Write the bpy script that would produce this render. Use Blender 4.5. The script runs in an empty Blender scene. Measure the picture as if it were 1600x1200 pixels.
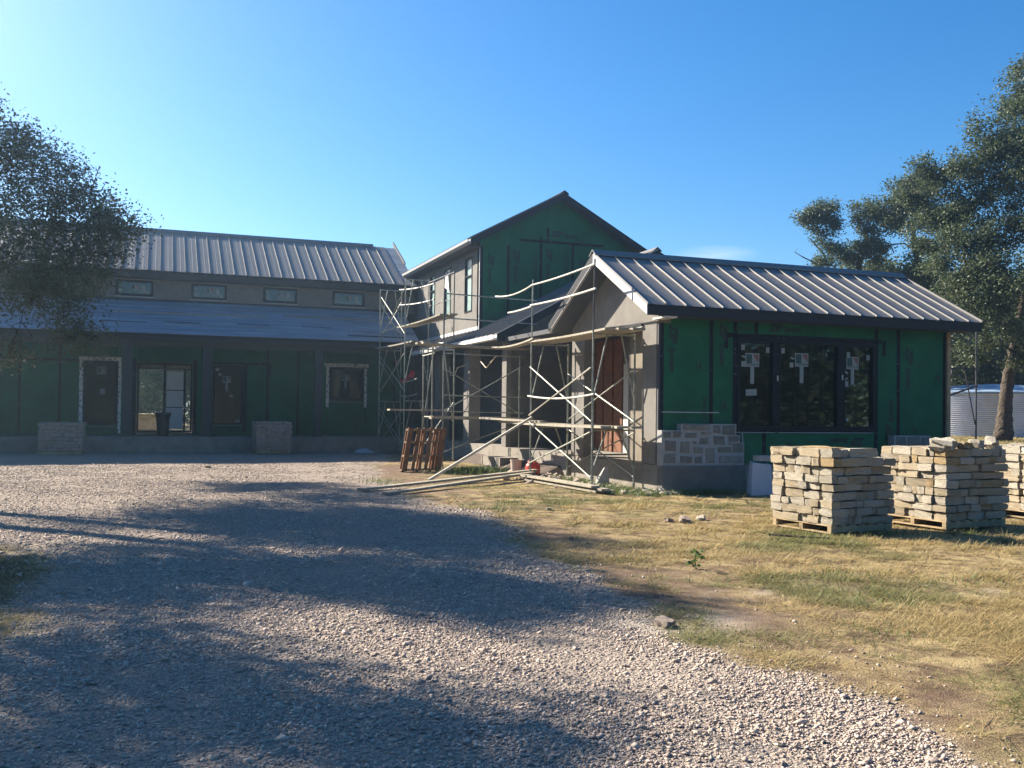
import bpy, math, random
import numpy as np
from mathutils import Vector, Matrix

SC = bpy.context.scene
COL = SC.collection
R = math.radians
rng = np.random.default_rng(7)
random.seed(7)

# ---------------------------------------------------------------- camera, light, exposure
F, CX, CY = 1496.8, 800.0, 616.67            # focal length and principal point, in pixels of a 1600x1200 frame
PITCH, ROLL, YAW = 0.0170273, 0.0120345, 0.3547968
EYE = 1.65
_cp, _sp, _cr, _sr, _c, _s = math.cos(PITCH), math.sin(PITCH), math.cos(ROLL), math.sin(ROLL), math.cos(YAW), math.sin(YAW)
_M = (np.array([[_cr, 0, _sr], [0, 1, 0], [-_sr, 0, _cr]]) @ np.array([[1, 0, 0], [0, _cp, _sp], [0, -_sp, _cp]])
      @ np.array([[_c, -_s, 0], [_s, _c, 0], [0, 0, 1.0]]))   # world -> (right, forward, up)
cam = bpy.data.cameras.new('camera')
cam.sensor_width = 36.0
cam.lens = F / 1600 * 36
cam.shift_y = (CY - 600) / 1600
cam.clip_start, cam.clip_end = 0.05, 2000
camo = bpy.data.objects.new('camera', cam)
COL.objects.link(camo)
mw = Matrix.Identity(4)
for i in range(3):
    mw[i][0], mw[i][1], mw[i][2] = _M[0][i], _M[2][i], -_M[1][i]
mw[2][3] = EYE
camo.matrix_world = mw
SC.camera = camo

SUN = Vector((-1.0, 1.43, 1.05)).normalized()          # towards the sun
EL = math.asin(SUN.z)
AZ = math.atan2(SUN.x, SUN.y)
world = bpy.data.worlds.new('World')
SC.world = world
world.use_nodes = True
wn = world.node_tree.nodes
sky = wn.new('ShaderNodeTexSky')
sky.sky_type = 'NISHITA'
sky.sun_disc = False
sky.sun_elevation = EL
sky.sun_rotation = AZ
sky.altitude = 300
sky.air_density = 1.0
sky.dust_density = 0.75
sky.ozone_density = 4.0
wn['Background'].inputs['Strength'].default_value = 0.060
hsv = wn.new('ShaderNodeHueSaturation')
hsv.inputs['Saturation'].default_value = 1.32
world.node_tree.links.new(sky.outputs[0], hsv.inputs['Color'])
wl = world.node_tree.links
cdir = Vector([float(q) for q in _M.T @ np.array([(1118 - CX) / F, 1.0, (CY - 398) / F])]).normalized()   # one faint wisp low over the window wing
wtc = wn.new('ShaderNodeTexCoord')
wsub = wn.new('ShaderNodeVectorMath')
wsub.operation = 'SUBTRACT'
wsub.inputs[1].default_value = cdir
wl.new(wtc.outputs['Generated'], wsub.inputs[0])
wsc = wn.new('ShaderNodeVectorMath')
wsc.operation = 'MULTIPLY'
wsc.inputs[1].default_value = (22, 22, 95)
wl.new(wsub.outputs[0], wsc.inputs[0])
wlen = wn.new('ShaderNodeVectorMath')
wlen.operation = 'LENGTH'
wl.new(wsc.outputs[0], wlen.inputs[0])
wmr = wn.new('ShaderNodeMapRange')
wmr.inputs['From Min'].default_value, wmr.inputs['From Max'].default_value = 1.0, 0.0
wmr.inputs['To Max'].default_value = 0.5
wl.new(wlen.outputs['Value'], wmr.inputs['Value'])
wno = wn.new('ShaderNodeTexNoise')
wno.inputs['Scale'].default_value, wno.inputs['Detail'].default_value = 1.3, 6
wl.new(wsc.outputs[0], wno.inputs['Vector'])
wmu = wn.new('ShaderNodeMath')
wmu.operation = 'MULTIPLY'
wl.new(wmr.outputs[0], wmu.inputs[0])
wl.new(wno.outputs['Fac'], wmu.inputs[1])
wmix = wn.new('ShaderNodeMixRGB')
wmix.inputs['Color2'].default_value = (7.5, 7.6, 7.8, 1)
wl.new(wmu.outputs[0], wmix.inputs['Fac'])
wl.new(hsv.outputs[0], wmix.inputs['Color1'])
wl.new(wmix.outputs[0], wn['Background'].inputs['Color'])
sl = bpy.data.lights.new('sun', 'SUN')
sl.energy = 5.0
sl.angle = R(0.53)
sl.color = (1.0, 0.90, 0.76)
slo = bpy.data.objects.new('sun', sl)
slo.rotation_euler = (-SUN).to_track_quat('-Z', 'Y').to_euler()
slo.location = (0, 0, 40)
COL.objects.link(slo)
SC.view_settings.view_transform = 'Standard'
SC.view_settings.look = 'None'
SC.view_settings.gamma = 1
SC.view_settings.use_curve_mapping = False
SC.view_settings.exposure = 1.66
SC.cycles.use_denoising = True
SC.cycles.max_bounces = 6
SC.cycles.transparent_max_bounces = 12

# ---------------------------------------------------------------- helpers
def ray(px, py):
    return _M.T @ np.array([(px - CX) / F, 1.0, (CY - py) / F])

def at(px, py, d):
    """The place that many metres in front of the lens in the direction of a photo point."""
    p = ray(px, py) * d
    return (float(p[0]), float(p[1]), float(p[2] + EYE))

def node_mat(name, base, rough=0.7, var=0.25, scale=6.0, bump=0.0, bscale=40.0, metallic=0.0, spec=0.4, rnd=0.0, second=None, tint=None, stretch=None):
    """Principled surface with noise colour variation, fine relief and, if asked, a per-object shift."""
    m = bpy.data.materials.new(name)
    m.use_nodes = True
    nt = m.node_tree
    N, L = nt.nodes, nt.links
    p = N['Principled BSDF']
    p.inputs['Roughness'].default_value = rough
    p.inputs['Metallic'].default_value = metallic
    p.inputs['Specular IOR Level'].default_value = spec
    tc = N.new('ShaderNodeTexCoord')
    no = N.new('ShaderNodeTexNoise')
    no.inputs['Scale'].default_value = scale
    no.inputs['Detail'].default_value = 8
    no.inputs['Roughness'].default_value = 0.65
    if stretch:
        mp = N.new('ShaderNodeMapping')
        mp.inputs['Scale'].default_value = stretch
        L.new(tc.outputs['Object'], mp.inputs['Vector'])
        L.new(mp.outputs[0], no.inputs['Vector'])
    else:
        L.new(tc.outputs['Object'], no.inputs['Vector'])
    cr = N.new('ShaderNodeValToRGB')
    a = [max(0, c * (1 - var)) for c in base]
    b = [min(1, c * (1 + var)) for c in (second or base)]
    cr.color_ramp.elements[0].position, cr.color_ramp.elements[1].position = 0.3, 0.7
    cr.color_ramp.elements[0].color = (*a, 1)
    cr.color_ramp.elements[1].color = (*b, 1)
    L.new(no.outputs['Fac'], cr.inputs['Fac'])
    out = cr.outputs['Color']
    if tint:
        at_ = N.new('ShaderNodeAttribute')
        at_.attribute_name = 'tint'
        mx = N.new('ShaderNodeMixRGB')
        mx.inputs['Color2'].default_value = (*tint, 1)
        L.new(at_.outputs['Fac'], mx.inputs['Fac'])
        L.new(out, mx.inputs['Color1'])
        out = mx.outputs['Color']
    if rnd:
        oi = N.new('ShaderNodeObjectInfo')
        mr = N.new('ShaderNodeMapRange')
        mr.inputs['To Min'].default_value, mr.inputs['To Max'].default_value = 1 - rnd, 1 + rnd
        L.new(oi.outputs['Random'], mr.inputs['Value'])
        hs = N.new('ShaderNodeHueSaturation')
        L.new(mr.outputs[0], hs.inputs['Value'])
        L.new(out, hs.inputs['Color'])
        out = hs.outputs['Color']
    L.new(out, p.inputs['Base Color'])
    if bump:
        n2 = N.new('ShaderNodeTexNoise')
        n2.inputs['Scale'].default_value = bscale
        n2.inputs['Detail'].default_value = 6
        L.new(tc.outputs['Object'], n2.inputs['Vector'])
        bp = N.new('ShaderNodeBump')
        bp.inputs['Strength'].default_value = bump
        bp.inputs['Distance'].default_value = 0.02 if bscale > 25 else 0.05
        L.new(n2.outputs['Fac'], bp.inputs['Height'])
        L.new(bp.outputs['Normal'], p.inputs['Normal'])
    return m

class MB:
    """Collects solids and links them as one mesh object."""
    def __init__(s):
        s.v, s.f = [], []
    def add(s, vs, fs):
        o = len(s.v)
        s.v += [tuple(map(float, q)) for q in vs]
        s.f += [tuple(o + i for i in f) for f in fs]
        return s
    def box(s, x0, x1, y0, y1, z0, z1):
        v = [(x, y, z) for z in (z0, z1) for y in (y0, y1) for x in (x0, x1)]
        return s.add(v, [(0, 2, 3, 1), (4, 5, 7, 6), (0, 1, 5, 4), (2, 6, 7, 3), (0, 4, 6, 2), (1, 3, 7, 5)])
    def hexa(s, p):   # eight corners: bottom ring then top ring
        return s.add(p, [(3, 2, 1, 0), (4, 5, 6, 7), (0, 1, 5, 4), (1, 2, 6, 5), (2, 3, 7, 6), (3, 0, 4, 7)])
    def prism(s, poly, axis, a, b):
        """poly in the two other axes, extruded along axis from a to b."""
        def put(q, t):
            return (t, q[0], q[1]) if axis == 0 else (q[0], t, q[1]) if axis == 1 else (q[0], q[1], t)
        n = len(poly)
        v = [put(q, a) for q in poly] + [put(q, b) for q in poly]
        return s.add(v, [tuple(range(n)), tuple(reversed(range(n, 2 * n)))] + [(i, i + n, (i + 1) % n + n, (i + 1) % n) for i in range(n)])
    def bar(s, p, q, w, h, up=(0, 0, 1)):
        p, q = Vector(p), Vector(q)
        d = (q - p).normalized()
        u = Vector(up)
        if abs(d.dot(u)) > 0.98:
            u = Vector((1, 0, 0))
        a = d.cross(u).normalized() * (w / 2)
        b = a.cross(d).normalized() * (h / 2)
        return s.hexa([p - a - b, p + a - b, q + a - b, q - a - b, p - a + b, p + a + b, q + a + b, q - a + b])
    def tube(s, pts, r, n=8, cap=True):
        pts = [Vector(p) for p in pts]
        rr = r if isinstance(r, (list, tuple)) else [r] * len(pts)
        o = len(s.v)
        ref = None
        for i, p in enumerate(pts):
            d = (pts[min(i + 1, len(pts) - 1)] - pts[max(i - 1, 0)]).normalized()
            if ref is None:
                ref = Vector((0, 0, 1)) if abs(d.z) < 0.9 else Vector((1, 0, 0))
            a = d.cross(ref)
            if a.length < 1e-5:
                a = d.orthogonal()
            a.normalize()
            b = d.cross(a)
            ref = b.cross(d)
            ref = -ref if False else ref
            for k in range(n):
                t = 2 * math.pi * k / n
                q = p + (a * math.cos(t) + b * math.sin(t)) * rr[i]
                s.v.append((q.x, q.y, q.z))
        for i in range(len(pts) - 1):
            for k in range(n):
                A, B = o + i * n + k, o + i * n + (k + 1) % n
                s.f.append((A, B, B + n, A + n))
        if cap:
            s.f.append(tuple(o + k for k in reversed(range(n))))
            s.f.append(tuple(o + (len(pts) - 1) * n + k for k in range(n)))
        return s
    def lathe(s, prof, c, n=20, axis=None):
        o = len(s.v)
        for r, z in prof:
            for k in range(n):
                t = 2 * math.pi * k / n
                s.v.append((c[0] + r * math.cos(t), c[1] + r * math.sin(t), c[2] + z))
        for i in range(len(prof) - 1):
            for k in range(n):
                A, B = o + i * n + k, o + i * n + (k + 1) % n
                s.f.append((A, B, B + n, A + n))
        s.f.append(tuple(o + k for k in reversed(range(n))))
        s.f.append(tuple(o + (len(prof) - 1) * n + k for k in range(n)))
        return s
    def mesh(s, name, m, smooth=False):
        me = bpy.data.meshes.new(name)
        me.from_pydata(s.v, [], s.f)
        if m:
            me.materials.append(m)
        if smooth:
            me.polygons.foreach_set('use_smooth', [True] * len(me.polygons))
        me.update()
        return me
    def build(s, name, m, parent=None, bevel=0.0, smooth=False):
        o = bpy.data.objects.new(name, s.mesh(name, m, smooth))
        COL.objects.link(o)
        if parent:
            join(o, parent)
        if bevel:
            bv = o.modifiers.new('bevel', 'BEVEL')
            bv.width, bv.segments, bv.limit_method = bevel, 2, 'ANGLE'
        return o

def world_of(o):
    m = o.matrix_basis.copy()
    while o.parent:
        m = o.parent.matrix_basis @ o.matrix_parent_inverse @ m
        o = o.parent
    return m

def join(o, parent):
    o.parent = parent
    o.matrix_parent_inverse = world_of(parent).inverted()

def tag(o, label=None, cat=None, group=None, kind=None):
    for k, v in (('label', label), ('category', cat), ('group', group), ('kind', kind)):
        if v:
            o[k] = v
    return o

def thing(name, label, cat, loc=(0, 0, 0), group=None):
    o = bpy.data.objects.new(name, None)
    o.location = loc
    o.empty_display_size = 0.2
    COL.objects.link(o)
    return tag(o, label, cat, group)

def put(name, me, parent=None, loc=(0, 0, 0), rot=(0, 0, 0), scale=(1, 1, 1)):
    o = bpy.data.objects.new(name, me)
    o.location, o.rotation_euler, o.scale = loc, rot, scale
    COL.objects.link(o)
    if parent:
        join(o, parent)
    return o

def mesh_np(name, V, Fc, m, attr=None, smooth=False):
    """Big mesh from arrays; every face has the same number of corners."""
    V = np.asarray(V, dtype=np.float32)
    Fc = np.asarray(Fc, dtype=np.int32)
    me = bpy.data.meshes.new(name)
    k = Fc.shape[1]
    me.vertices.add(len(V))
    me.vertices.foreach_set('co', V.ravel())
    me.loops.add(Fc.size)
    me.loops.foreach_set('vertex_index', Fc.ravel())
    me.polygons.add(len(Fc))
    me.polygons.foreach_set('loop_start', np.arange(0, Fc.size, k, dtype=np.int32))
    me.polygons.foreach_set('loop_total', np.full(len(Fc), k, dtype=np.int32))
    if smooth:
        me.polygons.foreach_set('use_smooth', np.ones(len(Fc), dtype=bool))
    me.update(calc_edges=True)
    me.materials.append(m)
    for an, av in (attr or {}).items():
        a = me.attributes.new(an, 'FLOAT', 'POINT')
        a.data.foreach_set('value', np.asarray(av, dtype=np.float32))
    return me

def vnoise(x, y, sc, seed=0):
    """Smooth value noise, 0..1."""
    g = np.random.default_rng(seed).random((64, 64))
    x, y = np.asarray(x) / sc, np.asarray(y) / sc
    xi, yi = np.floor(x).astype(int), np.floor(y).astype(int)
    fx, fy = x - xi, y - yi
    fx, fy = fx * fx * (3 - 2 * fx), fy * fy * (3 - 2 * fy)
    a, b = g[xi % 64, yi % 64], g[(xi + 1) % 64, yi % 64]
    c, d = g[xi % 64, (yi + 1) % 64], g[(xi + 1) % 64, (yi + 1) % 64]
    return (a * (1 - fx) + b * fx) * (1 - fy) + (c * (1 - fx) + d * fx) * fy

def sstep(a, b, x):
    t = np.clip((np.asarray(x, dtype=float) - a) / (b - a), 0, 1)
    return t * t * (3 - 2 * t)

# ---------------------------------------------------------------- materials
M = {}
M['zip'] = node_mat('green sheathing', (0.008, 0.105, 0.046), 0.6, 0.26, 1.3, 0.05, 60, spec=0.15, rnd=0.08)
M['zipink'] = node_mat('sheathing print', (0.002, 0.014, 0.010), 0.5, 0.15, 8)
M['stucco'] = node_mat('grey stucco', (0.215, 0.20, 0.18), 0.95, 0.16, 2.2, 0.5, 90, spec=0.15)
M['stuccob'] = node_mat('brown coat stucco', (0.15, 0.142, 0.128), 0.95, 0.2, 3, 0.5, 60, spec=0.15)
M['metal'] = node_mat('roof metal', (0.155, 0.148, 0.142), 0.5, 0.08, 1.3, 0, metallic=0.15, spec=0.5, rnd=0.05)
M['rib'] = M['metal']
M['dark'] = node_mat('dark bronze trim', (0.019, 0.019, 0.022), 0.6, 0.15, 4, spec=0.2)
M['frame'] = node_mat('black window frame', (0.006, 0.007, 0.010), 0.5, 0.1, 4, spec=0.15)
M['rake'] = node_mat('white primed rake', (0.56, 0.545, 0.52), 0.6, 0.06, 3)
M['gutter'] = node_mat('grey gutter', (0.30, 0.295, 0.29), 0.45, 0.06, 3)
M['soffit'] = node_mat('grey soffit board', (0.06, 0.062, 0.066), 0.8, 0.12, 3)
M['concrete'] = node_mat('slab concrete', (0.25, 0.225, 0.19), 0.9, 0.22, 3, 0.3, 40, spec=0.2)
M['wood_raw'] = node_mat('raw framing wood', (0.33, 0.23, 0.13), 0.8, 0.3, 5, rnd=0.12)
M['wood_old'] = node_mat('weathered plank', (0.30, 0.265, 0.20), 0.85, 0.35, 7, 0.3, 60, rnd=0.15)
M['pallet'] = node_mat('pallet wood', (0.34, 0.25, 0.14), 0.85, 0.35, 7, 0.2, 60, rnd=0.2)
M['pallet_red'] = node_mat('brown pallet wood', (0.22, 0.105, 0.045), 0.85, 0.35, 7, 0.2, 60, rnd=0.2)
M['door'] = node_mat('red brown plywood', (0.17, 0.066, 0.028), 0.7, 0.35, 4, 0.1, 30)
M['white'] = node_mat('white paint', (0.55, 0.54, 0.50), 0.6, 0.08, 4)
M['steel'] = node_mat('scaffold steel', (0.30, 0.31, 0.26), 0.5, 0.45, 9, metallic=0.3)
M['steel_dark'] = node_mat('rusty scaffold steel', (0.08, 0.08, 0.085), 0.6, 0.4, 9, metallic=0.3)
M['steel_light'] = node_mat('pale scaffold tube', (0.44, 0.42, 0.35), 0.5, 0.25, 9)
M['stone'] = node_mat('limestone', (0.55, 0.475, 0.355), 0.9, 0.2, 5, 0.9, 22, spec=0.15, rnd=0.16, second=(0.50, 0.40, 0.26))
M['stone_grey'] = node_mat('cream limestone', (0.55, 0.49, 0.385), 0.9, 0.2, 5, 0.9, 22, spec=0.15, rnd=0.14)
M['stone_gold'] = node_mat('golden limestone', (0.48, 0.35, 0.19), 0.9, 0.25, 5, 0.9, 22, spec=0.15, rnd=0.12)
M['stone_far'] = node_mat('tan grey limestone', (0.47, 0.38, 0.31), 0.9, 0.2, 5, 0.8, 22, spec=0.15, rnd=0.12)
M['veneer'] = node_mat('veneer stone', (0.195, 0.18, 0.15), 0.9, 0.3, 6, 0.8, 30, rnd=0.22)
M['mortar'] = node_mat('mortar', (0.32, 0.315, 0.30), 0.95, 0.1, 8, 0.4, 50)
M['felt'] = node_mat('grey roof underlayment', (0.21, 0.235, 0.27), 0.6, 0.42, 1.0, stretch=(.5, 5, 5))
M['bark'] = node_mat('oak bark', (0.085, 0.07, 0.055), 0.95, 0.4, 9, 1.0, 14, spec=0.1)
M['red'] = node_mat('red plastic', (0.50, 0.045, 0.03), 0.45, 0.3, 6)
M['redcloth'] = node_mat('red cloth', (0.55, 0.03, 0.04), 0.8, 0.2, 6)
M['bucket'] = node_mat('dirty white bucket', (0.55, 0.50, 0.44), 0.5, 0.25, 7, second=(0.5, 0.36, 0.28))
M['black'] = node_mat('black plastic', (0.015, 0.016, 0.018), 0.4, 0.1, 4)
M['plank_pale'] = node_mat('pale worn plank', (0.32, 0.285, 0.22), 0.8, 0.25, 6, 0.2, 60)
M['column'] = node_mat('dark wrapped column', (0.028, 0.036, 0.037), 0.7, 0.15, 3)
M['foam'] = node_mat('pale grey board', (0.40, 0.42, 0.46), 0.8, 0.1, 5)
M['tank'] = node_mat('galvanised steel', (0.60, 0.63, 0.68), 0.36, 0.12, 2, metallic=0.75)
M['rubble'] = node_mat('grey rubble', (0.34, 0.33, 0.33), 0.95, 0.35, 6, 0.7, 20, rnd=0.25)
M['cable'] = node_mat('pale cable', (0.60, 0.50, 0.36), 0.6, 0.1, 5)
M['inner'] = node_mat('bare interior wall', (0.20, 0.17, 0.13), 0.9, 0.2, 2)
M['paper'] = node_mat('window label paper', (0.27, 0.285, 0.26), 0.7, 0.05, 5)
M['logo_green'] = node_mat('label dark green', (0.03, 0.07, 0.06), 0.6, 0.05, 5)
M['logo_red'] = node_mat('label red', (0.22, 0.07, 0.06), 0.6, 0.05, 5)

def tape_mat(name, a, b, scale, pos):
    m = node_mat(name, a, 0.6, 0.1, 4, spec=0.15)
    nt = m.node_tree
    N, L = nt.nodes, nt.links
    p = N['Principled BSDF']
    tc = N.new('ShaderNodeTexCoord')
    no = N.new('ShaderNodeTexNoise')
    no.inputs['Scale'].default_value = scale
    no.inputs['Detail'].default_value = 3
    L.new(tc.outputs['Object'], no.inputs['Vector'])
    cr = N.new('ShaderNodeValToRGB')
    cr.color_ramp.elements[0].position, cr.color_ramp.elements[1].position = pos, pos + 0.06
    cr.color_ramp.elements[0].color, cr.color_ramp.elements[1].color = (*a, 1), (*b, 1)
    L.new(no.outputs['Fac'], cr.inputs['Fac'])
    L.new(cr.outputs['Color'], p.inputs['Base Color'])
    return m
M['tape'] = tape_mat('black seam tape', (0.006, 0.007, 0.011), (0.09, 0.095, 0.115), 11, 0.64)
M['flash'] = tape_mat('printed flashing tape', (0.78, 0.77, 0.70), (0.10, 0.10, 0.10), 16, 0.53)

def glass_mat(name, tint, refl=1.0):
    m = bpy.data.materials.new(name)
    m.use_nodes = True
    nt = m.node_tree
    N, L = nt.nodes, nt.links
    N.remove(N['Principled BSDF'])
    tr = N.new('ShaderNodeBsdfTransparent')
    tr.inputs['Color'].default_value = (*tint, 1)
    gl = N.new('ShaderNodeBsdfGlossy')
    gl.inputs['Roughness'].default_value = 0.02
    gl.inputs['Color'].default_value = (0.9, 0.95, 0.95, 1)
    fr = N.new('ShaderNodeFresnel')
    fr.inputs['IOR'].default_value = 1.55
    mu = N.new('ShaderNodeMath')
    mu.operation = 'MULTIPLY'
    mu.use_clamp = True
    mu.inputs[1].default_value = refl
    mx = N.new('ShaderNodeMixShader')
    L.new(fr.outputs[0], mu.inputs[0])
    L.new(mu.outputs[0], mx.inputs['Fac'])
    L.new(tr.outputs[0], mx.inputs[1])
    L.new(gl.outputs[0], mx.inputs[2])
    L.new(mx.outputs[0], N['Material Output'].inputs['Surface'])
    return m
M['glass'] = glass_mat('window glass', (0.50, 0.56, 0.54), 0.45)
M['glass_clear'] = glass_mat('clear glass', (0.85, 0.88, 0.86), 1.0)
M['glass_film'] = glass_mat('coated glass', (0.30, 0.36, 0.35), 1.0)
M['foil'] = node_mat('pale protective foil on glass', (0.34, 0.46, 0.43), 0.22, 0.35, 1.6, spec=0.6)

def leaf_mat(name, a, b):
    m = bpy.data.materials.new(name)
    m.use_nodes = True
    nt = m.node_tree
    N, L = nt.nodes, nt.links
    p = N['Principled BSDF']
    p.inputs['Roughness'].default_value = 0.55
    p.inputs['Specular IOR Level'].default_value = 0.3
    at_ = N.new('ShaderNodeAttribute')
    at_.attribute_name = 'tint'
    mx = N.new('ShaderNodeMixRGB')
    mx.inputs['Color1'].default_value, mx.inputs['Color2'].default_value = (*a, 1), (*b, 1)
    L.new(at_.outputs['Fac'], mx.inputs['Fac'])
    L.new(mx.outputs[0], p.inputs['Base Color'])
    tl = N.new('ShaderNodeBsdfTranslucent')
    L.new(mx.outputs[0], tl.inputs['Color'])
    ms = N.new('ShaderNodeMixShader')
    ms.inputs['Fac'].default_value = 0.36
    L.new(p.outputs[0], ms.inputs[1])
    L.new(tl.outputs[0], ms.inputs[2])
    L.new(ms.outputs[0], N['Material Output'].inputs['Surface'])
    return m
M['leaf'] = leaf_mat('live oak leaves', (0.050, 0.075, 0.036), (0.12, 0.145, 0.07))
M['leaf_dim'] = leaf_mat('dark live oak leaves', (0.05, 0.072, 0.042), (0.125, 0.145, 0.08))
M['straw'] = leaf_mat('dry grass blades', (0.47, 0.355, 0.17), (0.17, 0.19, 0.07))
M['weed'] = leaf_mat('green weed leaves', (0.07, 0.12, 0.03), (0.22, 0.26, 0.09))
M['gravel'] = node_mat('crushed limestone', (0.54, 0.44, 0.355), 0.9, 0.25, 9, 0.5, 60, spec=0.2, tint=(0.25, 0.20, 0.175))

# ---------------------------------------------------------------- ground
def ground_h(x, y):
    x, y = np.asarray(x, float), np.asarray(y, float)
    h = 0.8 * sstep(14.0, 21.0, x) * sstep(9.0, 17.0, y)
    h = h + (vnoise(x, y, 2.3, 3) - 0.5) * 0.05 + (vnoise(x, y, 0.55, 4) - 0.5) * 0.022
    return h - 0.01

DR_Y = np.array([-8, 0, 3.5, 4.7, 5.8, 7.2, 9.6, 11.4, 14.8, 17.9, 21.0, 24.3, 29.0, 33.6, 40])
DR_R = np.array([3.3, 3.4, 3.5, 3.77, 3.85, 3.85, 4.2, 4.5, 4.95, 4.6, 4.8, 5.3, 6.6, 8.1, 8.5])
DL_Y = np.array([-8, 0, 4.0, 7.0, 9.0, 11.6, 13.0, 15.0, 17.0, 20.0, 40])
DL_L = np.array([-3.5, -3.0, -1.9, -1.0, -0.75, -1.2, -2.0, -4.0, -7.0, -16.0, -22.0])

def drive_mask(x, y):
    """1 on the gravel, 0 on the lawn, with a ragged edge."""
    x, y = np.asarray(x, float), np.asarray(y, float)
    w = (vnoise(x, y, 0.9, 11) - 0.5) * 1.1 + (vnoise(x, y, 0.3, 12) - 0.5) * 0.5
    r = np.interp(y, DR_Y, DR_R) + w * 0.55
    l = np.interp(y, DL_Y, DL_L) - w * 0.8
    return sstep(-0.22, 0.22, r - x) * sstep(-0.35, 0.35, x - l) * (y < 37)

def dirt_mask(x, y):
    """Bare reddish soil: along the drive edge, by the scaffolds, under the far oak."""
    e = np.interp(y, DR_Y, DR_R)
    d = np.exp(-((x - e - 0.55) / 0.75) ** 2) * (0.35 + 0.65 * vnoise(x, y, 1.3, 21))
    d = d + sstep(0.5, 0.78, vnoise(x, y, 1.1, 22)) * 0.6
    d = d + 0.7 * np.exp(-(((x - 5.6) / 1.7) ** 2 + ((y - 25) / 4.0) ** 2))
    d = d + 0.8 * sstep(4.2, 6.8, x - 0.4 * y) * (y < 8) * vnoise(x, y, 0.8, 27)
    return np.clip(d * .6, 0, 1)

def dust_mask(x, y):
    """Spilled pale stone dust: one patch on the drive edge, flecks by the lawn."""
    d = np.exp(-(((x - 3.85) / .55) ** 2 + ((y - 6.7) / .42) ** 2) ** 1.5) * (.5 + .7 * vnoise(x, y, .25, 61))
    d = d + np.exp(-(((x - 7.6) / .5) ** 2 + ((y - 6.6) / .9) ** 2)) * sstep(.45, .7, vnoise(x, y, .3, 62))
    d = d + np.exp(-(((x - 6.0) / .9) ** 2 + ((y - 7.6) / .4) ** 2)) * sstep(.5, .75, vnoise(x, y, .25, 63)) * .8
    return np.clip(d, 0, 1)

xs = np.concatenate([np.linspace(-420, -16, 16), np.arange(-14.0, 20.01, 0.125), np.linspace(21.5, 60, 20), np.linspace(75, 520, 14)])
ys = np.concatenate([np.linspace(-60, -2, 8), np.arange(0.0, 20.0, 0.125), np.arange(20.0, 40.0, 0.25), np.linspace(41, 90, 26), np.linspace(110, 700, 16)])
GX, GY = np.meshgrid(xs, ys, indexing='ij')
GZ = ground_h(GX, GY)
dm = drive_mask(GX, GY)
V = np.stack([GX, GY, GZ], -1).reshape(-1, 3)
nx, ny = len(xs), len(ys)
I = np.arange(nx * ny).reshape(nx, ny)
Q = np.stack([I[:-1, :-1], I[1:, :-1], I[1:, 1:], I[:-1, 1:]], -1).reshape(-1, 4)
gmat = bpy.data.materials.new('soil, dry lawn and gravel')
gmat.use_nodes = True
nt = gmat.node_tree
N, L = nt.nodes, nt.links
gp = N['Principled BSDF']
gp.inputs['Roughness'].default_value = 0.95
gp.inputs['Specular IOR Level'].default_value = 0.12
tc = N.new('ShaderNodeTexCoord')
def nz(scale, det=8, rough=0.65):
    n = N.new('ShaderNodeTexNoise')
    n.inputs['Scale'].default_value, n.inputs['Detail'].default_value, n.inputs['Roughness'].default_value = scale, det, rough
    L.new(tc.outputs['Object'], n.inputs['Vector'])
    return n.outputs['Fac']
def ramp(fac, p0, c0, p1, c1):
    r = N.new('ShaderNodeValToRGB')
    e = r.color_ramp.elements
    e[0].position, e[0].color, e[1].position, e[1].color = p0, (*c0, 1), p1, (*c1, 1)
    L.new(fac, r.inputs['Fac'])
    return r.outputs['Color']
def mixc(fac, a, b):
    m = N.new('ShaderNodeMixRGB')
    L.new(fac, m.inputs['Fac'])
    L.new(a, m.inputs['Color1'])
    L.new(b, m.inputs['Color2'])
    return m.outputs['Color']
def attr(n):
    a = N.new('ShaderNodeAttribute')
    a.attribute_name = n
    return a.outputs['Fac']
grass_c = ramp(nz(3.0), 0.40, (0.12, 0.08, 0.045), 0.58, (0.42, 0.32, 0.16))
grass_c = mixc(ramp(nz(0.9), 0.54, (0, 0, 0), 0.72, (0.75, 0.75, 0.75)), grass_c, ramp(nz(5), 0.3, (0.07, 0.085, 0.028), 0.7, (0.15, 0.15, 0.055)))
dirt_c = ramp(nz(7), 0.3, (0.11, 0.066, 0.045), 0.7, (0.27, 0.19, 0.135))
def cells(scale):
    v_ = N.new('ShaderNodeTexVoronoi')
    v_.inputs['Scale'].default_value = scale
    w_ = N.new('ShaderNodeVectorMath')
    w_.operation = 'ADD'
    n_ = N.new('ShaderNodeTexNoise')
    n_.inputs['Scale'].default_value = scale * .8
    s_ = N.new('ShaderNodeVectorMath')
    s_.operation = 'SCALE'
    s_.inputs['Scale'].default_value = .05
    L.new(tc.outputs['Object'], n_.inputs['Vector'])
    L.new(n_.outputs['Color'], s_.inputs[0])
    L.new(tc.outputs['Object'], w_.inputs[0])
    L.new(s_.outputs[0], w_.inputs[1])
    L.new(w_.outputs[0], v_.inputs['Vector'])
    return v_
vc = cells(34)
grav_c = mixc(vc.outputs['Color'], ramp(nz(70, 5), 0.33, (0.22, 0.18, 0.145), 0.66, (0.40, 0.325, 0.265)), ramp(nz(50, 5), 0.33, (0.38, 0.31, 0.255), 0.66, (0.56, 0.47, 0.385)))
grav_c = mixc(ramp(nz(1.1), 0.45, (0, 0, 0), 0.75, (0.55, 0.55, 0.55)), grav_c, ramp(nz(30), 0.3, (0.26, 0.205, 0.165), 0.7, (0.41, 0.345, 0.29)))
c = mixc(attr('dirt'), grass_c, dirt_c)
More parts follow.
